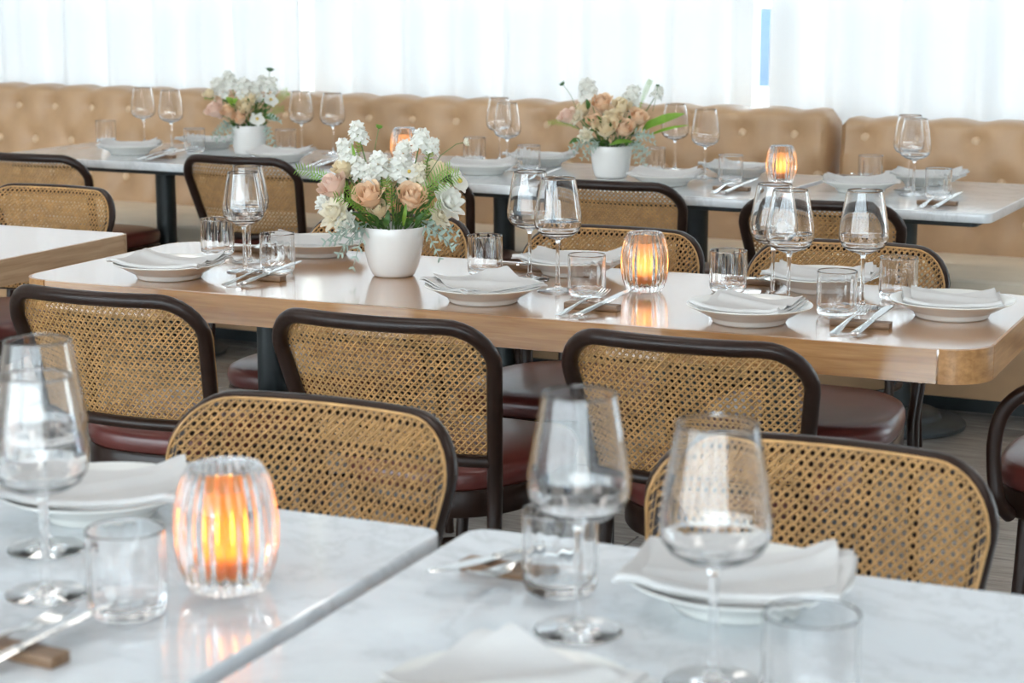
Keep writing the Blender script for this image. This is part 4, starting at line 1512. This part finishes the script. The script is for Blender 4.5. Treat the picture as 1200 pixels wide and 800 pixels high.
q = 0.00192
def X(dx, dz, dy):
    return (dx * q, dy, dz * q)
MAIN = [
 ('rose', -24 * q, 38 * q, -0.075, 1.15, 'rose_peach'),
 ('rose', 24 * q, 36 * q, -0.070, 1.1, 'rose_peach'),
 ('rose', -66 * q, 46 * q, -0.030, 1.1, 'rose_pink'),
 ('rose', 46 * q, 60 * q, 0.030, 1.1, 'rose_cream'),
 ('rose', -2 * q, 60 * q, 0.000, 1.1, 'rose_cream'),
 ('rose', -14 * q, 22 * q, -0.068, 0.8, 'rose_cream'),
 ('rose', -56 * q, 66 * q, 0.000, 0.85, 'rose_cream'),
 ('stock', -40 * q, 108 * q, 0.010, 0.78, 'petal_white'),
 ('stock', -54 * q, 88 * q, 0.000, 0.80, 'petal_white'),
 ('stock', -38 * q, 68 * q, -0.020, 0.80, 'petal_white'),
 ('stock', -14 * q, 72 * q, -0.035, 0.95, 'petal_white'),
 ('stock', 8 * q, 68 * q, -0.030, 0.90, 'petal_white'),
 ('stock', 32 * q, 98 * q, 0.015, 0.85, 'petal_white'),
 ('stock', 46 * q, 92 * q, 0.010, 0.60, 'petal_white'),
 ('stock', 12 * q, 84 * q, 0.030, 0.85, 'petal_white'),
 ('stock', -24 * q, 62 * q, -0.050, 0.70, 'petal_white'),
 ('stock', 30 * q, 62 * q, -0.030, 0.75, 'petal_cream'),
 ('bloom', -62 * q, 16 * q, -0.045, 1.45, 'petal_cream'),
 ('bloom', -50 * q, 6 * q, -0.060, 1.0, 'petal_white'),
 ('bloom', 62 * q, 28 * q, -0.050, 1.45, 'petal_white'),
 ('bloom', 54 * q, 14 * q, -0.055, 1.0, 'petal_cream'),
 ('orchid', 76 * q, 52 * q, -0.020, 1.15, 'petal_white'),
 ('orchid', 20 * q, 64 * q, -0.045, 0.8, 'petal_white'),
 ('bloom', -78 * q, 26 * q, 0.000, 0.9, 'petal_white'),
 ('fern', X(-50, 36, -0.01), X(-114, 66, 0.0), 0.021, 'fern'),
 ('fern', X(-44, 40, -0.02), X(-96, 58, -0.01), 0.016, 'fern'),
 ('fern', X(20, 22, -0.060), X(80, 64, -0.082), 0.027, 'fern'),
 ('fern', X(28, 30, -0.050), X(70, 72, -0.060), 0.022, 'fern'),
 ('fern', X(4, 10, -0.07), X(-6, 60, -0.092), 0.017, 'fern'),
 ('fern', X(-30, 18, -0.06), X(-66, 38, -0.082), 0.018, 'fern'),
 ('fern', X(-34, 24, -0.06), X(-52, 52, -0.088), 0.017, 'fern'),
 ('fern', X(-20, 12, -0.07), X(-50, 34, -0.090), 0.016, 'fern'),
 ('fern', X(36, 40, 0.0), X(44, 86, 0.01), 0.014, 'fern'),
 ('fern', X(-40, 70, 0.01), X(-38, 104, 0.0), 0.010, 'bright'),
 ('fern', X(30, 8, -0.06), X(58, 30, -0.080), 0.016, 'fern'),
 ('leaf', X(14, 4, -0.075), X(18, 32, -0.090), 0.0045, 'bright'),
 ('leaf', X(-44, 70, 0.0), X(-46, 96, -0.01), 0.0035, 'bright'),
 ('leaf', X(-30, 4, -0.06), X(-46, 20, -0.08), 0.006, 'leaf'),
 ('leaf', X(-6, 2, -0.07), X(-2, 22, -0.085), 0.007, 'leaf'),
 ('leaf', X(28, 2, -0.06), X(40, 20, -0.075), 0.006, 'leaf'),
 ('leaf', X(-16, 4, -0.07), X(-24, 20, -0.085), 0.006, 'leaf'),
 ('silver', X(-32, 8, -0.055), (-0.9, -0.25, -0.35), 0.085),
 ('silver', X(-28, 6, -0.05), (-0.8, 0.0, -0.7), 0.075),
 ('silver', X(34, 6, -0.055), (0.75, -0.25, -0.65), 0.085),
 ('silver', X(34, 8, -0.04), (0.9, 0.0, -0.2), 0.075),
 ('bud', [X(-22, 60, 0.0), X(-20, 90, 0.0), X(-15, 113, 0.0)], 0.011, 'fern', False),
 ('bud', [X(38, 54, -0.02), X(56, 82, -0.02), X(74, 95, -0.02), X(84, 97, -0.02)], 0.014, 'petal_cream', False),
]
bouquet((-2.030, 3.842, Z0), pot_profile(0.0715, 0.050, 0.112), 'tall white pot of peach roses, white stock and ferns on the long oak table', MAIN, 3)

q = 0.000525
LEFT = [
 ('rose', -220 * q, 105 * q, -0.035, 1.15, 'rose_pink'),
 ('rose', -15 * q, 130 * q, -0.055, 1.2, 'rose_cream'),
 ('rose', -125 * q, 100 * q, -0.060, 0.95, 'rose_peach'),
 ('rose', -50 * q, 55 * q, -0.070, 1.0, 'rose_peach'),
 ('rose', 15 * q, 190 * q, -0.02, 1.0, 'rose_cream'),
 ('rose', -210 * q, 190 * q, 0.01, 0.8, 'rose_peach'),
 ('rose', -275 * q, 215 * q, 0.0, 0.75, 'rose_cream'),
 ('stock', -205 * q, 265 * q, 0.0, 1.15, 'petal_white'),
 ('stock', -135 * q, 320 * q, 0.01, 1.0, 'petal_white'),
 ('stock', -25 * q, 260 * q, -0.01, 1.2, 'petal_white'),
 ('stock', 40 * q, 235 * q, 0.0, 1.2, 'petal_white'),
 ('stock', 160 * q, 280 * q, 0.0, 1.0, 'petal_white'),
 ('stock', 90 * q, 300 * q, 0.03, 0.8, 'petal_white'),
 ('orchid', 165 * q, 180 * q, -0.050, 1.2, 'petal_white'),
 ('orchid', 75 * q, 50 * q, -0.075, 1.15, 'petal_white'),
 ('bloom', 70 * q, 190 * q, -0.02, 0.8, 'petal_white'),
 ('leaf', (-0.05, -0.05, 0.07), (-0.075, -0.065, 0.105), 0.014, 'bright'),
 ('leaf', (-0.045, -0.05, 0.075), (-0.03, -0.065, 0.10), 0.013, 'bright'),
 ('leaf', (0.065, -0.05, 0.03), (0.115, -0.06, 0.02), 0.013, 'leaf'),
 ('leaf', (-0.02, -0.055, 0.02), (-0.06, -0.075, 0.015), 0.010, 'leaf'),
 ('leaf', (0.02, -0.06, 0.01), (0.008, -0.075, 0.028), 0.010, 'leaf'),
 ('fern', (0.09, -0.02, 0.06), (0.15, -0.01, 0.125), 0.024, 'bright'),
 ('fern', (0.07, -0.03, 0.03), (0.135, -0.02, 0.06), 0.020, 'fern'),
 ('fern', (-0.12, 0, 0.09), (-0.165, 0, 0.10), 0.014, 'fern'),
 ('silver', (-0.06, -0.045, 0.015), (-0.75, -0.25, -0.35), 0.075),
 ('silver', (-0.055, -0.05, 0.012), (-0.55, -0.3, -0.8), 0.070),
 ('silver', (0.062, -0.045, 0.005), (0.3, -0.25, -0.9), 0.085),
 ('silver', (0.065, -0.045, 0.03), (0.8, -0.25, 0.0), 0.070),
 ('bud', [(0.06, 0.0, 0.10), (0.075, 0, 0.16), (0.081, 0, 0.200)], 0.020, 'pod', True),
]
bouquet((-3.885, 6.225, Z0), pot_profile(0.066, 0.056, 0.108), 'white pot of blush roses and orchids on the sofa side table', LEFT, 8)

q = 0.00049
RIGHT = [
 ('rose', -45 * q, 120 * q, -0.070, 1.3, 'rose_cream'),
 ('rose', 75 * q, 120 * q, -0.068, 1.15, 'rose_peach'),
 ('rose', 170 * q, 190 * q, -0.040, 1.05, 'rose_peach'),
 ('rose', -70 * q, 275 * q, -0.015, 1.2, 'rose_peach'),
 ('rose', 65 * q, 255 * q, -0.020, 1.05, 'rose_cream'),
 ('rose', 10 * q, 185 * q, -0.045, 0.95, 'rose_cream'),
 ('rose', -120 * q, 165 * q, -0.045, 0.85, 'rose_peach'),
 ('rose', -290 * q, 185 * q, -0.010, 1.05, 'rose_pink'),
 ('bloom', -225 * q, 185 * q, -0.03, 0.95, 'petal_cream'),
 ('rose', -190 * q, 235 * q, 0.0, 0.9, 'rose_cream'),
 ('bloom', -170 * q, 70 * q, -0.055, 1.0, 'petal_cream'),
 ('stock', -160 * q, 375 * q, 0.01, 1.15, 'petal_white'),
 ('stock', 140 * q, 330 * q, 0.01, 1.1, 'petal_white'),
 ('stock', 310 * q, 350 * q, 0.02, 0.7, 'petal_white'),
 ('stock', 110 * q, 280 * q, 0.02, 0.9, 'petal_white'),
 ('fern', (0.085, -0.02, 0.10), (0.127, -0.01, 0.215), 0.014, 'fern'),
 ('fern', (-0.11, -0.03, 0.055), (-0.212, -0.02, 0.073), 0.014, 'bright'),
 ('leaf', (0.10, -0.03, 0.055), (0.235, -0.035, 0.105), 0.017, 'bright'),
 ('leaf', (0.10, -0.03, 0.05), (0.165, -0.05, 0.085), 0.016, 'bright'),
 ('leaf', (0.11, -0.03, 0.03), (0.25, -0.03, 0.068), 0.006, 'bright'),
 ('leaf', (-0.01, -0.065, 0.005), (0.065, -0.075, 0.018), 0.010, 'fern'),
 ('leaf', (-0.08, -0.05, 0.12), (-0.085, -0.055, 0.155), 0.008, 'leaf'),
 ('leaf', (-0.04, -0.06, 0.04), (-0.075, -0.07, 0.055), 0.009, 'leaf'),
 ('leaf', (-0.10, -0.05, 0.02), (-0.14, -0.06, 0.01), 0.009, 'leaf'),
 ('silver', (-0.06, -0.05, 0.025), (-0.85, -0.25, -0.1), 0.085),
 ('silver', (-0.04, -0.06, 0.018), (-0.7, -0.3, -0.4), 0.075),
 ('silver', (0.06, -0.05, 0.035), (0.6, -0.25, 0.1), 0.080),
 ('silver', (0.06, -0.055, 0.02), (0.4, -0.3, -0.7), 0.080),
 ('silver', (0.065, -0.05, 0.02), (0.75, -0.3, -0.4), 0.075),
 ('bud', [(-0.115, 0.0, 0.12), (-0.135, 0, 0.165), (-0.160, 0, 0.198)], 0.014, 'pod', False),
 ('bud', [(0.135, 0.01, 0.11), (0.147, 0.01, 0.165), (0.150, 0.01, 0.192)], 0.009, 'pod', False),
]
bouquet((-2.360, 6.000, Z0), pot_profile(0.069, 0.054, 0.106), 'squat white pot of cream roses, silver leaves and a long green leaf by the sofa', RIGHT, 12)
